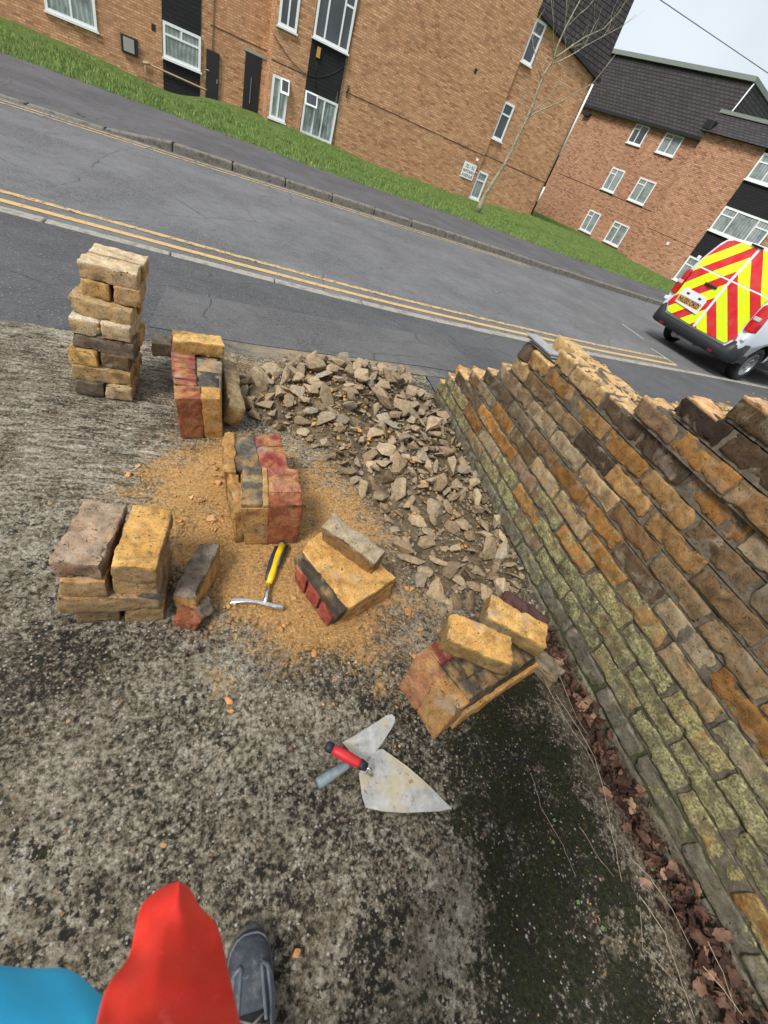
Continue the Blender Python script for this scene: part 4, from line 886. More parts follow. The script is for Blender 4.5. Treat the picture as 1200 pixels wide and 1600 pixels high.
    for i,(px,py) in enumerate(((863,1316),(865,1282),(902,1410),(940,1450),(1005,1155),(1018,1360))):
        g=G(px,py,.004); m=MB()
        for k in range(4):
            a=k*1.57+i; s=.0028; cx,cy=math.cos(a)*s,math.sin(a)*s
            m.add([(cx+math.cos(q)*s*.9,cy+math.sin(q)*s*.7,.004+.001*math.cos(q)) for q in [j*math.pi/4 for j in range(8)]],[tuple(range(8))])
        m.tube([(0,0,-.003),(0,0,.004)],.0006,4); o=m.build('seedling',SG,None,fixn=False); o.location=g; tag(o,'tiny green seedling growing in the dark moss','seedling','seedlings in the moss')
leaves()
# ---------------------------------------------------------------- buildings
def facade(name,label,org,az):
    e=empty(name,org,az); return tag(e,label,'building')
def window(par,u0,u1,z0,z1,bars=(),curtain=False,y=0.,name='window',sill=True,openr=None,fw=.085):
    """bars: (u0,z0,u1,z1) bar rectangles in 0..1"""
    m=MB(); d0,d1=y-.045,y+.02
    m.box(u0,u0+fw,d0,d1,z0,z1); m.box(u1-fw,u1,d0,d1,z0,z1); m.box(u0+fw,u1-fw,d0+.001,d1,z1-fw,z1); m.box(u0+fw,u1-fw,d0+.001,d1,z0,z0+fw)
    W,H=u1-u0,z1-z0
    for k,(a,b,c,d) in enumerate(bars): m.box(u0+a*W-(.03 if c==a else 0),u0+c*W+(.03 if c==a else 0),d0+.004+.002*k,d1,z0+b*H-(.03 if b==d else 0),z0+d*H+(.03 if b==d else 0))
    f=m.build(name,WHITE,par)
    g=MB(); g.box(u0+.03,u1-.03,y-.012,y+.01,z0+.03,z1-.03); g.build('pane',LACE if curtain else GLASS,f)
    if sill: s=MB(); s.box(u0-.05,u1+.05,y-.10,y+.01,z0-.06,z0-.005); s.build('sill',WHITE,f)
    if openr:
        a,b,c,d=openr; s=MB(); w_,h_=(c-a)*W,(d-b)*H
        x0,x1,zz0,zz1=u0+a*W,u0+c*W,z0+b*H,z0+d*H; k=.22
        s.hexa([(x0,y-.06-k,zz0),(x1,y-.06-k,zz0),(x1,y-.02-k,zz0),(x0,y-.02-k,zz0),(x0,y-.07,zz1),(x1,y-.07,zz1),(x1,y-.03,zz1),(x0,y-.03,zz1)]); so_=s.build('open_sash',WHITE,f)
        s=MB(); e=.05; q=k*.15
        s.hexa([(x0+e,y-.066-k*.86,zz0+e),(x1-e,y-.066-k*.86,zz0+e),(x1-e,y-.05-k*.86,zz0+e),(x0+e,y-.05-k*.86,zz0+e),(x0+e,y-.076-q,zz1-e),(x1-e,y-.076-q,zz1-e),(x1-e,y-.06-q,zz1-e),(x0+e,y-.06-q,zz1-e)]); s.build('sash_glass',GLASS,f)
    return f
def slab(par,name,u0,u1,y0,y1,z0,z1,mat,bev=0): return MB().box(u0,u1,y0,y1,z0,z1).build(name,mat,par,bevel=bev,uv=True)
JOINT=plain('brown_joint_mastic',(.06,.04,.03),.9)  # dark brown filler of the movement joints
def block_a():
    b=facade('flats','long buff brick block of flats facing the road, behind the bare tree',FO,AZ)
    RC=1.2 # recess of the left part
    MB().box(-34,-.45,RC,RC+9,-1.2,9.6).build('wall',FB1,b,uv=True)
    MB().box(-.45,2.62,0,10,-1.2,9.8).build('wall',FB1,b,uv=True)
    MB().box(2.62,10.12,.004,10,-1.2,9.8).build('wall',FB1,b,uv=True)
    MB().prism([(10.12,-1.2),(14.42,-1.2),(14.42,6.05),(10.12,6.75)],.10,8.5).build('wall',FB1,b,uv=True)
    # dark tiled upper storey over the low end
    m=MB(); m.add([(10.12,-.06,6.72),(14.62,-.06,6.0),(14.62,.35,10.4),(10.12,.35,10.4),(10.12,8.6,6.72),(14.62,8.6,6.0),(14.62,8.2,10.4),(10.12,8.2,10.4)],[(0,1,2,3),(5,4,7,6),(1,5,6,2),(4,0,3,7),(3,2,6,7),(4,5,1,0)])
    m.build('roof',TILE,b,uv=True)
    m=MB(); m.hexa([(10.1,-.12,6.62),(14.66,-.12,5.9),(14.66,.12,5.9),(10.1,.12,6.62),(10.1,-.12,6.74),(14.66,-.12,6.02),(14.66,.12,6.02),(10.1,.12,6.74)]); m.build('eaves_board',DARKM,b)
    # floor joint lines
    for a,c,z,y in ((2.64,10.1,1.73,0),(10.14,14.4,1.77,.10),(-.43,.93,1.68,0),(-2.6,-.46,1.86,RC)): 
        slab(b,'movement_joint',a,c,y-.012,y+.02,z-.011,z+.011,JOINT)
    # left part: windows, black boarding, service door, vent, gas pipe
    k=1.035
    window(b,-7.9,-6.38,.38,1.75,bars=((.5,0,.5,1),),curtain=True,y=RC)
    slab(b,'boarding',-4.26,-2.93,RC-.025,RC+.02,-1.1,9.6,BOARD)
    window(b,-4.24,-2.92,.44,1.42,bars=((.0,.66,1,.66),(.48,.66,.48,1)),curtain=True,y=RC-.03)
    window(b,-4.24,-2.92,3.05,4.3,bars=((.0,.66,1,.66),(.48,.66,.48,1)),curtain=True,y=RC-.03)
    d=slab(b,'cupboard_door',-2.72,-2.24,RC-.10,RC+.01,-.6,1.18,DARKM,.01); MB().box(-2.32,-2.29,RC-.13,RC-.10,.3,.42).build('handle',GREYM,d)
    d=slab(b,'door',-1.27,-.63,RC-.02,RC+.02,-.6,1.6,DARKM); MB().box(-1.0,-.985,RC-.06,RC-.02,.1,.9).build('handle',GREYM,d)
    slab(b,'lintel',-1.35,-.47,RC-.03,RC+.02,1.6,1.70,GREYM)
    v=slab(b,'vent_box',-5.65,-5.1,RC-.10,RC+.01,.12,.60,DARKM,.01); MB().box(-5.57,-5.22,RC-.12,RC-.10,.17,.55).build('panel',GREYM,v)
    m=MB(); m.tube([(-4.88,RC-.09,-.55),(-4.88,RC-.09,.02),(-4.82,RC-.09,.06),(-2.75,RC-.09,-.02),(-2.66,RC-.09,-.02)],.028,8); m.tube([(-4.95,RC-.09,.04),(-4.7,RC-.09,.08)],.045,8); m.tube([(-2.74,RC-.09,.58),(-2.6,RC-.12,.58)],.02,6); m.build('gas_pipe',PIPE,b)
    m=MB(); m.tube([(-2.5,RC-.03,1.15),(-2.5,RC-.03,9)],.018,6); m.build('riser_pipe',PIPE,b)
    slab(b,'air_brick',-4.62,-4.48,RC-.012,RC+.01,1.02,1.2,DARKM)
    # middle: paired windows, boarded strip, french door
    window(b,-.33,.33,.0,1.31,bars=((.48,0,.48,1),),curtain=True,openr=(.48,.66,1,1))
    window(b,-.33,.37,2.66,4.0,bars=((.5,0,.5,1),))
    slab(b,'boarding',.98,2.42,-.022,.02,-.6,9.7,BOARD)
    window(b,1.0,2.42,-.1,1.26,bars=((.34,0,.34,1),(.60,0,.60,1),(0,.70,.34,.70)),curtain=True,y=-.03,sill=False,openr=(.0,.7,.36,1.0),fw=.08)
    window(b,1.0,2.44,2.80,4.75,bars=((.30,0,.30,1),(.72,0,.72,1),(0,.62,.3,.62),(.72,.62,1,.62)),y=-.03,fw=.08)
    MB().box(1.22,1.36,-.09,-.02,2.3,2.6).build('alarm_box',plain('orange_box',(.5,.28,.06),.5),b)
    m=MB(); m.tube([(-.45+i*.15,-.03,2.35-.85*math.sin(math.pi*min(1,i/20)*.92)+i*.02) for i in range(20)],.010,5); m.tube([(2.46,-.03,2.3),(2.5,-.03,.6),(2.52,-.03,-.1)],.012,5); m.tube([(2.46,-.03,2.3),(2.56,-.03,5)],.010,5); m.tube([(1.3,-.04,2.3),(1.3,-.04,1.8),(1.5,-.04,1.2)],.008,5); m.build('cable',DARKM,b)
    m=MB(); m.tube([(2.72,-.05,1.55),(2.72,-.05,1.95)],[.02,.045],8); m.build('extractor_cowl',DARKM,b)
    # gable end
    for z0,z1 in ((-.02,1.14),(2.47,3.82),(5.18,6.5)):
        window(b,10.16,10.78,z0,z1,bars=((0,.68,1,.68),),curtain=z0<0,y=.10 )
    slab(b,'air_brick',8.1,8.22,-.01,.02,4.1,4.25,DARKM)
    s=slab(b,'sign',9.17,9.92,-.03,.01,.63,1.26,WHITE)
    for i,(tx,sz,z) in enumerate((('32 - 52',.16,1.05),('WHITCHURCH',.135,.87),('AVENUE',.15,.69))):
        cu=bpy.data.curves.new('lettering','FONT'); cu.body=tx; cu.size=sz*1.15; cu.align_x='CENTER'; cu.extrude=.002
        o=bpy.data.objects.new('lettering',cu); C.objects.link(o); me=bpy.data.meshes.new_from_object(o); bpy.data.objects.remove(o); me.name='lettering'; me.materials.clear(); me.materials.append(DARKM)
        o=bpy.data.objects.new('lettering',me); C.objects.link(o); o.parent=s; o.location=(9.545,-.034,z); o.rotation_euler=(R(90),0,0)
        dx=max(v.co.x for v in me.vertices)*2
        o.scale=(min(1,.68/dx),1,1)
    m=MB(); m.box(9.72,9.80,-.16,-.0,1.42,1.52); m.build('lamp',WHITE,b,bevel=.02)
    m=MB(); m.tube([(14.36,.02,.3),(14.36,.02,6.0)],.045,8); m.build('downpipe',DARKM,b); m=MB(); m.tube([(14.36,-.03,3.0),(14.36,-.03,5.75)],.05,8); m.tube([(14.36,-.03,.9),(14.36,-.03,1.6)],.05,8); m.build('downpipe',WHITE,b)
block_a()
AZ2=math.atan2(-2.48,.9); BO=Vector((24.73,32.75,ZR))
def block_b():
    b=facade('flats','red-brown brick flats with two columns of small white windows, right of the tree',BO,AZ2)
    MB().box(-14,4.2,0,9,-1.5,6.8).build('wall',FB2,b,uv=True)
    m=MB(); m.add([(-14,-.3,6.62),(4.75,-.3,6.62),(4.75,.55,9.4),(-14,.55,9.4),(-14,9.3,6.62),(4.75,9.3,6.62),(4.75,8.5,9.4),(-14,8.5,9.4)],[(0,1,2,3),(5,4,7,6),(1,5,6,2),(4,0,3,7),(3,2,6,7),(4,5,1,0)]); m.build('roof',TILE,b,uv=True)
    slab(b,'ridge_capping',-14,4.82,.35,8.7,9.4,9.62,LEADM); m=MB(); m.tube([(4.8,-.25,6.9),(4.8,.5,9.35)],.035,6); m.build('barge_board',WHITE,b); slab(b,'fascia',-14,4.7,-.32,-.18,6.5,6.66,DARKM)
    slab(b,'movement_joint',-4.9,3.9,-.012,.01,2.72,2.745,JOINT); slab(b,'movement_joint',-4.9,3.9,-.01,.01,1.95,1.965,JOINT)
    for i,(z0,z1) in enumerate(((.29,1.56),(2.86,4.13),(5.5,6.5))):
        window(b,-.55,.55,z0,z1,bars=((.46,0,.46,1),(0,.74,.46,.74)),curtain=i!=2)
        window(b,1.8,3.12,z0,z1,bars=((.46,0,.46,1),(0,.74,.46,.74)),curtain=True)
    m=MB(); m.box(-4.9,-4.35,-.25,0,6.1,6.3); m.build('wall_light',DARKM,b,bevel=.03)
block_b()
def block_c():
    org=Vector((24.94,22.86,ZR)); b=facade('flats','brick flats directly behind the van, with a black boarded strip',org,AZ2)
    MB().box(-3.55,14,0,8,-1.5,6.5).build('wall',FB2,b,uv=True)
    m=MB(); m.add([(-3.9,-.3,6.45),(14,-.3,6.45),(14,1.0,7.45),(-3.9,1.0,7.45),(-3.9,8.3,6.45),(14,8.3,6.45),(14,7.5,7.45),(-3.9,7.5,7.45)],[(0,1,2,3),(5,4,7,6),(1,5,6,2),(4,0,3,7),(3,2,6,7),(4,5,1,0)]); m.build('roof',TILE,b,uv=True)
    slab(b,'ridge_capping',-4.0,14,.9,7.6,7.45,7.6,LEADM); slab(b,'roof_vent',-3.8,-3.3,-.25,.2,6.5,6.95,DARKM,.05)
    slab(b,'boarding',-.12,2.75,-.03,.02,-.6,6.45,BOARD); slab(b,'movement_joint',-3.5,-.15,-.012,.01,1.87,1.89,JOINT)
    for z0,z1 in ((.2,1.5),(2.84,3.98),(5.2,6.3)):
        window(b,-.08,2.72,z0,z1,bars=((.28,0,.28,1),(.72,0,.72,1),(0,.68,.28,.68),(.72,.68,1,.68)),curtain=True,y=-.035,fw=.09)
    slab(b,'wall_box',-1.75,-1.6,-.05,.0,1.5,1.65,WHITE)
block_c()
# ---------------------------------------------------------------- bare trees
def m_bark():
    t=NT('pale_bark'); p=t.geo(); n=t.noise(p,14,7,.7); c=t.mix(t.ramp(n,[(.35,0.),(.62,1.)]),(.15,.135,.09),(.42,.39,.29)); c=t.mix(t.ramp(t.noise(p,3,5),[(.5,0.),(.65,.6)]),c,(.13,.15,.06)); t.bump(n,.6,.01); return t.fin(c,.85,.2)
BARK=m_bark()
def tree():
    base=G(746,332,ZR+.02); Y=base.y; root=empty('bare_tree',base); tag(root,'slender leafless young tree with pale bark on the grass in front of the gable wall','tree')
    L=[([(112,1415),(135,1370),(170,1290),(235,1190),(300,1090),(350,985),(380,920),(440,800),(478,710),(510,620),(560,490),(620,400),(645,310),(700,190),(740,110),(800,0),(840,-80)],.085,.012,0),
     ([(440,800),(500,755),(560,730),(650,690),(760,630),(880,560),(940,490),(1030,370)],.028,.006,-.5),
     ([(448,790),(500,730),(560,680),(650,580),(700,545),(760,520)],.02,.005,.4),
     ([(600,440),(660,410),(720,380),(780,345),(830,310),(960,240),(1090,170),(1175,95)],.026,.005,.7),
     ([(620,395),(680,355),(740,310),(830,250),(960,190),(1060,80),(1110,0),(1150,-60)],.028,.006,-.6),
     ([(700,190),(750,140),(800,90),(850,50),(895,-5)],.02,.006,.3),
     ([(622,395),(615,320),(618,250),(622,150),(605,0)],.018,.005,-.3),
     ([(545,540),(520,460),(500,370),(485,310),(480,260),(500,190),(530,110),(560,60)],.018,.005,.5),
     ([(418,850),(415,760),(412,680),(388,620)],.010,.003,.2),([(560,490),(568,420),(553,370)],.012,.004,.1),
     ([(695,200),(702,140),(705,80),(712,0)],.014,.004,.2),([(830,305),(880,200),(905,150),(930,120)],.012,.003,.6),([(640,600),(670,520),(690,420),(700,330),(705,240)],.011,.003,.5),
     ([(510,620),(540,560),(600,540),(650,560),(690,610)],.010,.003,-.4),([(480,700),(430,640),(400,600)],.008,.003,.3),([(800,330),(830,300),(810,250),(835,200)],.010,.003,-.2),([(960,240),(1000,170),(1010,100),(1030,40)],.009,.003,.7),([(740,320),(790,300),(860,270),(905,190),(915,140)],.010,.003,-.5)]
    r=random.Random(6)
    k0=1/4.286
    for i,(pts,r0,r1,dep) in enumerate(L):
        v=[]
        for j,(a,b) in enumerate(pts):
            q=PY(720+a*k0,b*k0,Y+dep*j/len(pts)); v.append(q-base)
        n=len(v); m=MB(); rad=[1.05*lerp(r0,r1,(j/(n-1))**.8) for j in range(n)]
        if i==0: rad[0]=.14; rad[1]=.105
        m.tube(v,rad,8)
        if i:
            for j in range(1,n):       # side twigs
                for s in range(1):
                    d=(v[j]-v[j-1]).normalized(); w_=Vector((r.uniform(-1,1),r.uniform(-1,1),r.uniform(-.2,1))).normalized(); e=(d*.8+w_*.7).normalized(); l=r.uniform(.25,.6); st=v[j-1].lerp(v[j],r.random())
                    m.tube([st,st+e*l*.5,st+e*l+Vector((0,0,.08))],[.004,.003,.0015],4)
        m.build('trunk' if i==0 else 'branch',BARK,root)
tree()
def sapling():
    base=G(521,228,ZR-.1); base=FO+FU*2.1-FN*1.6; base.z=gz(base.x,base.y)-.02; root=empty('sapling',base); tag(root,'thin leafless sapling in front of the white french door','sapling')
    m=MB(); m.tube([(0,0,0),(.02,0,.9),(.0,0,1.5)],[.014,.010,.007],6); m.build('stem',BARK,root)
    m=MB(); r=random.Random(2)
    for i in range(7):
        z=.6+.14*i; a=r.uniform(-1,1); m.tube([(.01,0,z),(.18*a,.05*a,z+.3),(.28*a+.05,.08,z+.7)],[.006,.004,.002],4)
    m.build('branches',BARK,root)
sapling()
def cable():
    a=PY(1010,-15,19); b=PY(1260,155,19); m=MB(); d=b-a
    m.tube([a+d*t-Vector((0,0,.9*(1-((t-.5)*2/3)**2)*0)) for t in [-2+.25*i for i in range(21)]],.014,6); m.build('overhead_cable',plain('grey_cable',(.2,.22,.24),.5),None)
    tag(bpy.data.objects['overhead_cable'],'thin grey overhead cable crossing the pale sky','cable')
cable()
# ---------------------------------------------------------------- van
REFL=plain('dark_red_reflector',(.16,.006,.01),.3,.5)
def van():
    root=empty('van',(8.38,6.573,ZR-.0),.1701); tag(root,'white van with red and yellow chevron stripes on its rear doors, parked by the kerb','van')
    root.location.z=ZR+.002
    # body shell lofted along its length
    prof=[(.80,.40),(.90,.46),(.935,.62),(.94,.80),(.93,1.00),(.905,1.2),(.86,1.40),(.80,1.62),(.735,1.82),(.66,1.91),(.50,1.955),(.25,1.975)]
    def sec(x,sy=1,top=1.975,bot=.40,lean=0):
        o=[]
        for y,z in prof:
            zz=bot+(z-.40)*(top-bot)/(1.575); o.append((x+lean*smooth01((zz-1.3)/.65),y*sy,zz))
        return o+[(a,-b,c) for a,b,c in reversed(o)]
    S=[sec(.03,.93,1.93,.44,.10),sec(.05,.965,1.95,.42,.10),sec(.10,.99,1.965,.40,.10),sec(.25,1.0,1.975,.38,.06),sec(.8,1,1.98,.36),sec(1.6,1,1.985),sec(2.6,1,1.985),sec(3.15,1,1.95),sec(3.45,.99,1.82),sec(3.85,.97,1.50),sec(4.2,.96,1.22),sec(4.6,.93,1.08),sec(4.85,.86,.95),sec(4.95,.75,.80)]
    mb=MB(); mb.loft(S,smooth=True); body=mb.build('body',WHITEP,root)
    for x in (.98,4.05):
        for sgn in (1,-1):
            c=MB(); n=32; c.prism([(x+.385*math.cos(2*math.pi*i/n),.36+.385*math.sin(2*math.pi*i/n)) for i in range(n)],sgn*.62,sgn*1.1,axis='y'); co=c.build('cutter',BLACKP,None); co.parent=root
            md=body.modifiers.new('c','BOOLEAN'); md.object=co; md.operation='DIFFERENCE'; md.solver='EXACT'; md.material_mode='TRANSFER'
    bpy.context.view_layer.update(); dg=bpy.context.evaluated_depsgraph_get(); me=bpy.data.meshes.new_from_object(body.evaluated_get(dg)); body.modifiers.clear(); body.data=me
    for o in [o for o in bpy.data.objects if o.name.startswith('cutter')]: bpy.data.objects.remove(o)
    CH_=m_chevron()
    def px_(z): return .022+.10*smooth01((z-1.3)/.65)
    def panel(poly,name,mat,off=0,th=.02,par=None,seg=10):
        # a rear panel that follows the lean of the doors: slice in z
        bm=bmesh.new(); f=bm.faces.new([bm.verts.new((0,y,z)) for y,z in poly])
        zs=[.5+.1*i for i in range(16)]
        for z in zs: bmesh.ops.bisect_plane(bm,geom=bm.verts[:]+bm.edges[:]+bm.faces[:],plane_co=(0,0,z),plane_no=(0,0,1))
        ex=bmesh.ops.extrude_face_region(bm,geom=bm.faces[:]); 
        for v in [g for g in ex['geom'] if isinstance(g,bmesh.types.BMVert)]: v.co.x=th
        for v in bm.verts: v.co.x+=px_(v.co.z)-th-off
        bmesh.ops.recalc_face_normals(bm,faces=bm.faces); me=bpy.data.meshes.new(name); bm.to_mesh(me); bm.free(); me.materials.append(mat)
        o=bpy.data.objects.new(name,me); C.objects.link(o); o.parent=par or root; b=o.modifiers.new('b','BEVEL'); b.width=.004; b.segments=2; b.limit_method='ANGLE'; b.angle_limit=R(50); return o
    hz=1.375
    doors=[]
    for sgn in (1,-1):
        i0=.035 if sgn>0 else -.015
        lo=[(i0,.525),(sgn*.68,.545),(sgn*.72,.60),(sgn*.735,.66),(sgn*.80,.67),(sgn*.745,.84),(sgn*.745,1.30),(sgn*.765,hz-.012),(i0,hz-.012)]
        up=[(i0,hz+.012),(sgn*.765,hz+.012),(sgn*.745,1.5),(sgn*.66,1.76),(sgn*.60,1.86),(sgn*.5,1.905),(i0,1.925)]
        if sgn<0: lo=lo[::-1]; up=up[::-1]
        d=panel(lo,'rear_door',CH_); panel(up,'rear_window',CH_,.002,par=d); doors.append(d)
    panel([(-.02,.53),(.04,.53),(.04,1.92),(-.02,1.92)],'door_seal',WHITEP,-.004); panel([(-.76,hz-.02),(.76,hz-.02),(.76,hz+.02),(-.76,hz+.02)],'door_seal',WHITEP,-.003)
    pp=panel([(.66,.74),(.12,.71),(.11,.94),(.17,1.005),(.62,1.015),(.675,.97)],'number_plate_recess',WHITEP,.022,.02,doors[0])
    m=MB(); m.box(-.016,-.0,.14,.655,.765,.885); pl=m.build('number_plate',YPLATE,root,bevel=.003); pl.location.x=-.004
    cu=bpy.data.curves.new('lettering','FONT'); cu.body='NU20 OKD'; cu.size=.125; cu.align_x='CENTER'; cu.extrude=.001; cu.offset=.002
    o=bpy.data.objects.new('lettering',cu); C.objects.link(o); me=bpy.data.meshes.new_from_object(o); bpy.data.objects.remove(o); me.materials.clear(); me.materials.append(DARKM); me.name='lettering'
    w_=max(v.co.x for v in me.vertices)*2; o=bpy.data.objects.new('lettering',me); C.objects.link(o); o.parent=pl; o.location=(-.0175,.3975,.785); o.rotation_euler=(R(90),0,R(-90)); o.scale=(.46/w_,.92,1)
    m=MB(); m.box(-.004,.01,.17,.62,.90,.985); m.build('plate_lamp_panel',plain('light_grey_plastic',(.35,.37,.38),.5),root,bevel=.004)
    for y in (.25,.52): m=MB(); m.tube([(-.012,y-.03,.945),(-.012,y+.03,.945)],.02,8); m.build('plate_lamp',BLACKP,root)
    m=MB(); m.loft([[(-.012+.02*abs(t-.5)-.012*(1-abs(t-.5)*2)+a,lerp(.38,.12,t),1.19+b) for a,b in ((-.008,-.022),(.02,-.022),(.02,.022),(-.008,.022))] for t in (0,.15,.5,.85,1)]); m.build('door_handle',BLACKP,root,bevel=.006)
    m=MB(); m.box(.07,.14,-.04,.18,1.925,1.95); m.build('high_brake_light',DARKM,root,bevel=.01)
    for sgn in (1,-1):
        y0,y1=sgn*.765,sgn*.90
        m=MB(); secs=[]
        for z,a,b in ((.84,.80,.905),(.87,.775,.93),(1.0,.765,.928),(1.15,.765,.91),(1.25,.775,.89),(1.29,.80,.86)):
            secs.append([(-.005+.10*smooth01((z-1.2)/.6),sgn*a,z),(-.008+.10*smooth01((z-1.2)/.6),sgn*(a+b)/2,z),(.05,sgn*b,z),(.15,sgn*(b+.012),z),(.15,sgn*a,z)])
        m.loft(secs,smooth=False); tl=m.build('tail_light',REDLENS,root,bevel=.008)
        m=MB(); m.box(-.014,.06,min(sgn*.785,sgn*.90),max(sgn*.785,sgn*.90),1.03,1.09); m.build('reversing_lens',CLEARL,tl,bevel=.006)
        m=MB(); m.box(-.002,.05,min(sgn*.86,sgn*.93),max(sgn*.86,sgn*.93),.70,.76); m.build('hinge',WHITEP,root,bevel=.008)
        m=MB(); m.box(.0,.04,min(sgn*.80,sgn*.86),max(sgn*.80,sgn*.86),1.46,1.52); m.build('hinge',WHITEP,root,bevel=.008)
        m=MB(); m.box(-.075,-.05,min(sgn*.54,sgn*.64),max(sgn*.54,sgn*.64),.33,.365); m.build('reflector',REFL,root)
    # bumper
    secs=[]
    for i in range(25):
        t=-1+2*i/24; a=abs(t); y=.955*t if a<.9 else math.copysign(.86+.10*math.sin((a-.9)/.1*math.pi/2),t); x=-.065+.06*a**3+(0 if a<.9 else (a-.9)*2.2); top=.515 if a<.76 else lerp(.515,.66,smooth01((a-.76)/.06))
        secs.append([(x+.05,y*.98,.30),(x,y,.33),(x-.012,y,.42),(x-.005,y,.475),(x+.035,y,top-.01),(x+.12,y,top),(x+.2,y*.97,.45),(x+.2,y*.95,.30)])
    m=MB(); m.loft(secs); m.build('bumper',BLACKP,root)
    m=MB(); m.box(-.03,.03,-.66,.70,.50,.520); m.build('bumper_step',plain('scuffed_step',(.12,.13,.12),.4,.5),root,bevel=.005)
    for sgn in (1,-1): m=MB(); m.box(.3,.62,min(sgn*.88,sgn*.945),max(sgn*.88,sgn*.945),.33,.47); m.build('side_skirt',BLACKP,root,bevel=.01)
    m=MB(); m.box(.5,4.4,-.7,.7,.26,.42); m.build('underbody',DARKM,root); 
    m=MB(); m.tube([(.12,.3,.27),(.7,.3,.27)],.07,10); m.tube([(.98,-.7,.34),(.98,.7,.34)],.05,8); m.box(.1,.3,-.15,.2,.24,.34); m.build('axle_and_exhaust',GREYM,root)
    for x in (1.35,): m=MB(); m.box(x,3.2,-.955,-.93,.95,.985); m.build('sliding_rail',BLACKP,root)
    m=MB(); m.box(1.45,4.0,-.955,-.90,.40,.52); m.build('side_skirt',BLACKP,root,bevel=.01)
    m=MB(); m.add([(3.2,-.70,1.86),(3.2,.70,1.86),(3.93,.80,1.40),(3.93,-.80,1.40),(3.24,-.70,1.90),(3.24,.70,1.90),(3.98,.80,1.44),(3.98,-.80,1.44)],[(0,1,2,3),(4,7,6,5),(0,4,5,1),(1,5,6,2),(2,6,7,3),(3,7,4,0)]); m.build('windscreen',GLASS,root)
    for sgn in (1,-1):
        m=MB(); m.box(4.62,4.9,min(sgn*.6,sgn*.84),max(sgn*.6,sgn*.84),.78,.98); m.build('headlight',CLEARL,root,bevel=.03)
        m=MB(); m.box(3.55,3.75,min(sgn*.93,sgn*1.12),max(sgn*.93,sgn*1.12),1.15,1.42); m.build('door_mirror',BLACKP,root,bevel=.04)
        m=MB(); m.add([(2.65,sgn*.872,1.36),(3.6,sgn*.872,1.36),(3.35,sgn*.77,1.72),(2.65,sgn*.77,1.72),(2.65,sgn*.85,1.36),(3.6,sgn*.85,1.36),(3.35,sgn*.74,1.72),(2.65,sgn*.74,1.72)],[(0,1,2,3),(7,6,5,4),(0,4,5,1),(1,5,6,2),(2,6,7,3),(3,7,4,0)]); m.build('side_window',GLASS,root)
        for x in (.98,4.05):
            y=sgn*.90; w_=empty('wheel',(x,y,.335)); w_.parent=root; 
            def ring(r,dy,n=40): return [(r*math.cos(2*math.pi*i/n),sgn*dy,r*math.sin(2*math.pi*i/n)) for i in range(n)]
            m=MB(); m.loft([ring(.20,-.20),ring(.30,-.21),ring(.33,-.19),ring(.335,-.1),ring(.33,-.015),ring(.31,.005),ring(.26,.012),ring(.215,.0),ring(.20,-.02)],cap=False); m.build('tyre',RUBBER,w_)
            m=MB(); m.loft([ring(.215,-.002),ring(.205,.004),ring(.195,-.02),ring(.17,-.03),ring(.155,-.012),ring(.10,.0),ring(.07,.004),ring(.06,-.02),ring(.035,-.02),ring(.03,.0)],cap=True); rim=m.build('rim',RIM,w_)
            m=MB()
            for i in range(14):
                a=2*math.pi*i/14; m.tube([(.178*math.cos(a),sgn*-.026,.178*math.sin(a)),(.178*math.cos(a),sgn*-.020,.178*math.sin(a))],.013,8)
            for i in range(5):
                a=2*math.pi*i/5; m.tube([(.085*math.cos(a),sgn*.0,.085*math.sin(a)),(.085*math.cos(a),sgn*.012,.085*math.sin(a))],.010,6)
            m.build('wheel_holes',DARKM,w_)
van()
# ---------------------------------------------------------------- the photographer
def m_cloth(name,c,rough=.6,fine=.1):
    t=NT(name); o=t.geo(); n=t.noise(o,9,5,.6); col=t.mix(t.ramp(n,[(.35,0.),(.7,1.)]),tuple(x*.88 for x in c),tuple(min(1,x*1.1+fine*.03) for x in c)); t.bump(t.noise(o,400,2),.15,.0008); return t.fin(col,rough,.3)
def m_shoe():
    t=NT('grey_shoe_leather'); o=t.obj(); n=t.noise(o,45,6,.7); c=t.mix(t.ramp(n,[(.35,0.),(.7,1.)]),(.03,.036,.046),(.075,.085,.105)); c=t.mix(t.ramp(t.noise(o,90,6,.75),[(.6,0.),(.68,.7)]),c,(.30,.30,.29)); c=t.mix(t.ramp(t.noise(o,22,5,.7),[(.58,0.),(.72,.45)]),c,(.22,.2,.17)); t.bump(n,.4,.002); return t.fin(c,.5,.4)
def m_jacket():
    t=NT('red_jacket_fabric'); o=t.geo(); n=t.noise(o,10,5,.6); c=t.mix(t.ramp(n,[(.35,0.),(.7,1.)]),(.62,.02,.014),(.86,.05,.03)); c=t.mix(t.ramp(t.noise(o,26,6,.7,.4),[(.58,0.),(.70,.6)]),c,(.9,.22,.17)); c=t.mix(t.ramp(t.noise(o,17,6,.7),[(.66,0.),(.72,.7)]),c,(.85,.5,.45)); t.bump(t.math('ADD',t.noise(o,700,2),t.noise(o,40,4)),.3,.0015); return t.fin(c,.38,.5)
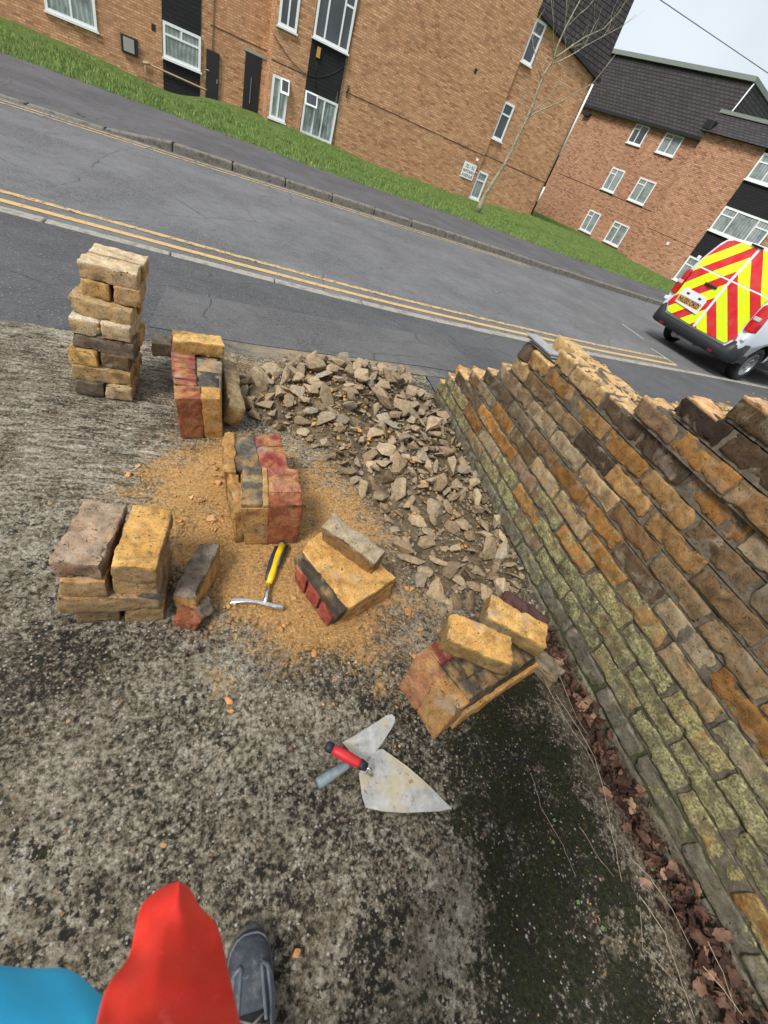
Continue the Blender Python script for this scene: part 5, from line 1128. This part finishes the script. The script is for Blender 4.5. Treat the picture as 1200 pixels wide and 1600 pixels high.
def person():
    root=empty('person',(0,-.32,0)); tag(root,'person in red jacket, bright blue top and grey safety shoes, seen from above','person')
    RED_=m_jacket(); BLUE=m_cloth('blue_fleece',(.045,.55,.98),.7); TRO=m_cloth('dark_trousers',(.03,.035,.045)); SKIN=m_cloth('skin',(.5,.3,.22),.55)
    me=bpy.data.meshes.new('body'); J=[((0,-.16,.93),.14),((0,-.14,1.15),.145),((0,-.10,1.36),.16),((0,-.08,1.46),.07),((0,-.06,1.56),.06),((0,-.04,1.68),.095),((0,-.05,1.77),.08),
      ((.10,-.15,.88),.10),((.115,-.10,.50),.065),((.115,-.20,.09),.045),((.115,-.06,.05),.04),
      ((-.10,-.17,.88),.10),((-.12,-.15,.50),.065),((-.12,-.32,.09),.045),((-.12,-.17,.05),.04),
      ((.20,-.10,1.40),.06),((.29,-.02,1.18),.045),((.17,.20,1.26),.033),((.10,.245,1.285),.03),
      ((-.20,-.10,1.40),.06),((-.29,-.02,1.18),.045),((-.17,.20,1.26),.033),((-.10,.245,1.285),.03)]
    E_=[(0,1),(1,2),(2,3),(3,4),(4,5),(5,6),(0,7),(7,8),(8,9),(9,10),(0,11),(11,12),(12,13),(13,14),(2,15),(15,16),(16,17),(17,18),(2,19),(19,20),(20,21),(21,22)]
    me.from_pydata([j[0] for j in J],E_,[]); o=bpy.data.objects.new('body',me); C.objects.link(o); o.parent=root
    o.modifiers.new('s','SKIN'); sv=me.skin_vertices[0].data
    for i,(p,rr) in enumerate(J): sv[i].radius=(rr,rr*.85)
    sv[0].use_root=True; o.modifiers.new('ss','SUBSURF').levels=2; o.modifiers[-1].render_levels=2
    bpy.context.view_layer.update(); dg=bpy.context.evaluated_depsgraph_get(); m2=bpy.data.meshes.new_from_object(o.evaluated_get(dg)); o.modifiers.clear(); o.data=m2; m2.materials.clear()
    for m_ in (SKIN,TRO,RED_): m2.materials.append(m_)
    for p in m2.polygons:
        z=p.center.z; x=abs(p.center.x); p.use_smooth=True; p.material_index=1 if z<.95 else (2 if z<1.45 and not (p.center.y>.16) else 0)
    # hands: palm and five curled fingers holding the phone just behind the lens
    for sg in (1,-1):
        m=MB(); b=Vector((.10*sg,.245,1.285)); 
        m.loft([[b+Vector((sg*(-.0-.02*t),.02*t,0))+Vector((0,.035*math.sin(a)*.45,.04*math.cos(a))) for a in [2*math.pi*i/10 for i in range(10)]] for t in (0,.5,1,1.6)])
        for f in range(4): 
            z=.03-.02*f; l=(.9,1.,.95,.8)[f]; m.tube([b+Vector((-sg*.02,.02,z)),b+Vector((-sg*.045*l,.045,z)),b+Vector((-sg*.07*l,.040,z)),b+Vector((-sg*.08*l,.022,z))],[.009,.0085,.008,.006],8)
        m.tube([b+Vector((-sg*.01,.0,.03)),b+Vector((-sg*.03,-.01,.045)),b+Vector((-sg*.055,-.005,.05))],[.011,.009,.007],8)
        m.build('hand',SKIN,root)
    # face and hair
    m=MB(); c=Vector((0,-.04,1.70)); m.loft([[c+Vector((.10*s*math.cos(a),.105*s*math.sin(a)-.012,z)) for a in [2*math.pi*i/14 for i in range(14)]] for z,s in ((.0,.86),(.03,.96),(.07,.95),(.10,.7),(.115,.3))]); 
    m.v=[(x,y-.025,z) for x,y,z in m.v]; m.build('hair',plain('brown_hair',(.06,.035,.02),.8),root)
    m=MB(); m.tube([(0,.055,1.70),(0,.075,1.665)],[.008,.013],8); m.tube([(-.022,.052,1.635),(.022,.052,1.635)],.005,6)
    for sg in (1,-1): m.tube([(sg*.085,-.04,1.70),(sg*.092,-.045,1.66)],[.014,.01],8); m.tube([(sg*.03,.048,1.69),(sg*.031,.056,1.69)],[.010,.006],8)
    m.build('face',SKIN,root)
    root_y=-.32
    # jacket front hanging forward: outer shell traced as a pointed fold with real thickness
    def off(v): return Vector(v)-Vector((0,root_y,0))
    H=.72
    def S(px,py,h): return off(G(px,py,h))
    rows=[]
    # each row from left edge to right edge; height falls towards the tip
    R_=[((266,1376),(280,1370),(292,1378),.66),((240,1392),(280,1392),(303,1396),.67),((217,1410),(276,1415),(317,1422),.675),((212,1436),(272,1440),(337,1432),.685),((205,1475),(262,1475),(347,1455),.70),((198,1500),(252,1500),(354,1490),.71),((166,1530),(243,1535),(364,1530),.73),((154,1570),(238,1575),(371,1565),.74),((146,1610),(235,1615),(382,1605),.76),((120,1720),(230,1740),(410,1720),.82),((80,1900),(225,1900),(450,1900),.90)]
    top=[]
    for l,c_,r_,h in R_:
        row=[]
        for i in range(13):
            t=i/12
            if t<.5: a=Vector(l).lerp(Vector(c_),t*2)
            else: a=Vector(c_).lerp(Vector(r_),t*2-1)
            hh=h+(.034*smooth01(t*2) if t<.5 else .034-.022*smooth01((t-.5)*2))+.010*noise.noise((t*3.2,l[1]*.022,1))+.004*noise.noise((t*9,l[1]*.06,4))
            row.append(S(a.x,a.y,hh))
        top.append(row)
    n=13; vs=[v for row in top for v in row]; k=len(vs); vs+=[v+Vector((0,-.006,-.012)) for v in vs]
    fs=[(j*n+i,j*n+i+1,(j+1)*n+i+1,(j+1)*n+i) for j in range(len(top)-1) for i in range(n-1)]
    fs+= [tuple(k+a for a in reversed(f)) for f in fs]
    rim=[i for i in range(n)]+[j*n+n-1 for j in range(1,len(top))]+[(len(top)-1)*n+i for i in range(n-2,-1,-1)]+[j*n for j in range(len(top)-2,0,-1)]
    fs+=[(rim[i],k+rim[i],k+rim[(i+1)%len(rim)],rim[(i+1)%len(rim)]) for i in range(len(rim))]
    m=MB(); m.add(vs,fs,0,True); j=m.build('jacket',RED_,root); sb=j.modifiers.new('s','SUBSURF'); sb.levels=1; sb.render_levels=2
    # blue top bulging out on the left
    m=MB(); B_=[((-260,1520),(-60,1490),(60,1492),.60),]
    rows=[[(-300,1545),(-150,1508),(-60,1494),(5,1496),(48,1503),(95,1498),(124,1512),(136,1536)],[(-320,1600),(-150,1560),(-40,1530),(10,1528),(60,1535),(105,1530),(134,1540),(158,1548)],[(-340,1760),(-150,1690),(-40,1620),(20,1600),(70,1590),(120,1580),(160,1575),(200,1570)],[(-380,1950),(-150,1900),(-40,1860),(40,1840),(100,1820),(150,1810),(200,1800),(250,1790)]]
    vs=[];n=8
    for ri,row in enumerate(rows):
        for i,(a,b) in enumerate(row): vs.append(S(a,b,(.56,.60,.64,.72)[ri]+(-.03 if i in(0,) else 0)-(.02 if (ri==0 or i==n-1) else 0)-(.025 if i==4 and ri<2 else 0)+.015*noise.noise((a*.02,b*.02,3))))
    k=len(vs); vs+=[v+Vector((0,-.02,-.05)) for v in vs]
    fs=[(j_*n+i,j_*n+i+1,(j_+1)*n+i+1,(j_+1)*n+i) for j_ in range(3) for i in range(n-1)]; fs+=[tuple(k+a for a in reversed(f)) for f in fs]
    rim=[i for i in range(n)]+[q*n+n-1 for q in range(1,4)]+[3*n+i for i in range(n-2,-1,-1)]+[q*n for q in range(2,0,-1)]
    fs+=[(rim[i],k+rim[i],k+rim[(i+1)%len(rim)],rim[(i+1)%len(rim)]) for i in range(len(rim))]
    m.add(vs,fs,0,True); j=m.build('blue_top',BLUE,root); sb=j.modifiers.new('s','SUBSURF'); sb.levels=2; sb.render_levels=3
    # shoes
    SH=m_shoe(); SO=plain('shoe_sole',(.07,.068,.06),.8,.3,0,.3,50,.4); OV=plain('pale_grey_overlay',(.10,.115,.135),.5,.4,0,.25,60,.3); LC=plain('shoe_lace',(.16,.16,.15),.8)
    def shoe(cx,ty,rz):
        s=empty('shoe',(cx,ty+.32,0),rz); s.parent=root; L=.30
        W_=[(0,.012),(.012,.028),(.035,.040),(.07,.047),(.11,.049),(.15,.044),(.2,.038),(.25,.036),(.285,.030),(.30,.014)]
        m=MB(); m.loft([[(wd*math.copysign(abs(math.cos(a))**.6,math.cos(a)),-d,.014+.014*math.copysign(abs(math.sin(a))**.5,math.sin(a))) for a in [2*math.pi*i/20 for i in range(20)]] for d,wd in W_]); m.build('sole',SO,s)
        T=[(.010,.018,.030),(.02,.029,.045),(.04,.038,.060),(.07,.0425,.070),(.11,.043,.083),(.15,.039,.10),(.19,.035,.12),(.24,.035,.13),(.28,.028,.125),(.292,.02,.11)]
        def up(d,u): # u in -1..1 across the top
            for i in range(len(T)-1):
                if T[i][0]<=d<=T[i+1][0]: t=(d-T[i][0])/(T[i+1][0]-T[i][0]); wd=lerp(T[i][1],T[i+1][1],t); h=lerp(T[i][2],T[i+1][2],t); break
            a=math.pi/2*(1-u); return Vector((wd*math.copysign(abs(math.cos(a))**.75,math.cos(a)),-d,.02+(h-.02)*abs(math.sin(a))**.75))
        m=MB(); m.loft([[up(d,-1+2*i/16) for i in range(17)]+[Vector((.0,-d,.02))] for d,_,_ in T]); m.build('upper',SH,s)
        def strip_(pts,wd,name,mat,lift=.001):
            m=MB(); P=[]
            for (a,b) in pts: P.append(up(a,b)+Vector((0,0,lift)))
            m.tube(P,wd,8,flat=.35); return m.build(name,mat,s)
        m=MB()
        for sg in (1,-1):
            def add(pts,wd):
                q=[]
                for i in range(len(pts)-1):
                    for k in range(4): t=k/4; q.append(up(lerp(pts[i][0],pts[i+1][0],t),lerp(pts[i][1],pts[i+1][1],t))+Vector((0,0,.0005)))
                m.tube(q,wd,8,flat=.9)
            add([(.058,sg*.22),(.08,sg*.24),(.11,sg*.28),(.135,sg*.34)],.0035); add([(.058,sg*.22),(.062,sg*.4),(.08,sg*.6),(.11,sg*.74),(.15,sg*.78),(.2,sg*.75)],.0045)
            add([(.062,sg*.42),(.10,sg*.52),(.15,sg*.55)],.004)
        m.build('overlay',OV,s)
        m=MB(); m.tube([up(.014,u)*1.0+Vector((0,.002,-.002)) for u in (-1,-.7,-.4,0,.4,.7,1)],.003,6)
        q=[up(.016,0)]
        m2=MB(); rr=[]
        for a,b in ((.10,.95),(.06,.93),(.035,.85),(.022,.6),(.016,.3),(.015,0),(.016,-.3),(.022,-.6),(.035,-.85),(.06,-.93),(.10,-.95)): rr.append(up(a,b)+Vector((0,.001,.001)))
        m2.tube(rr,.0022,6); m2.build('toe_seam',OV,s)
        m=MB()
        for i in range(4):
            d=.118+.018*i; m.tube([up(d,-.36),up(d+.010,0)+Vector((0,0,.005)),up(d+.016,.36)],.0024,6); m.tube([up(d+.016,-.36),up(d+.010,0)+Vector((0,0,.007)),up(d,.36)],.0024,6)
        m.build('lace',LC,s)
        m=MB(); m.loft([[up(d,u*.33)+Vector((0,0,.0015)) for u in (-1,-.5,0,.5,1)]+[up(d,0)+Vector((0,0,-.004))] for d in (.115,.13,.16,.19)]); m.build('tongue',plain('black_mesh_tongue',(.02,.022,.025),.8),s)
    shoe(.118,.012,R(-2)); shoe(-.12,-.22,R(4))
person()
bpy.context.view_layer.update()
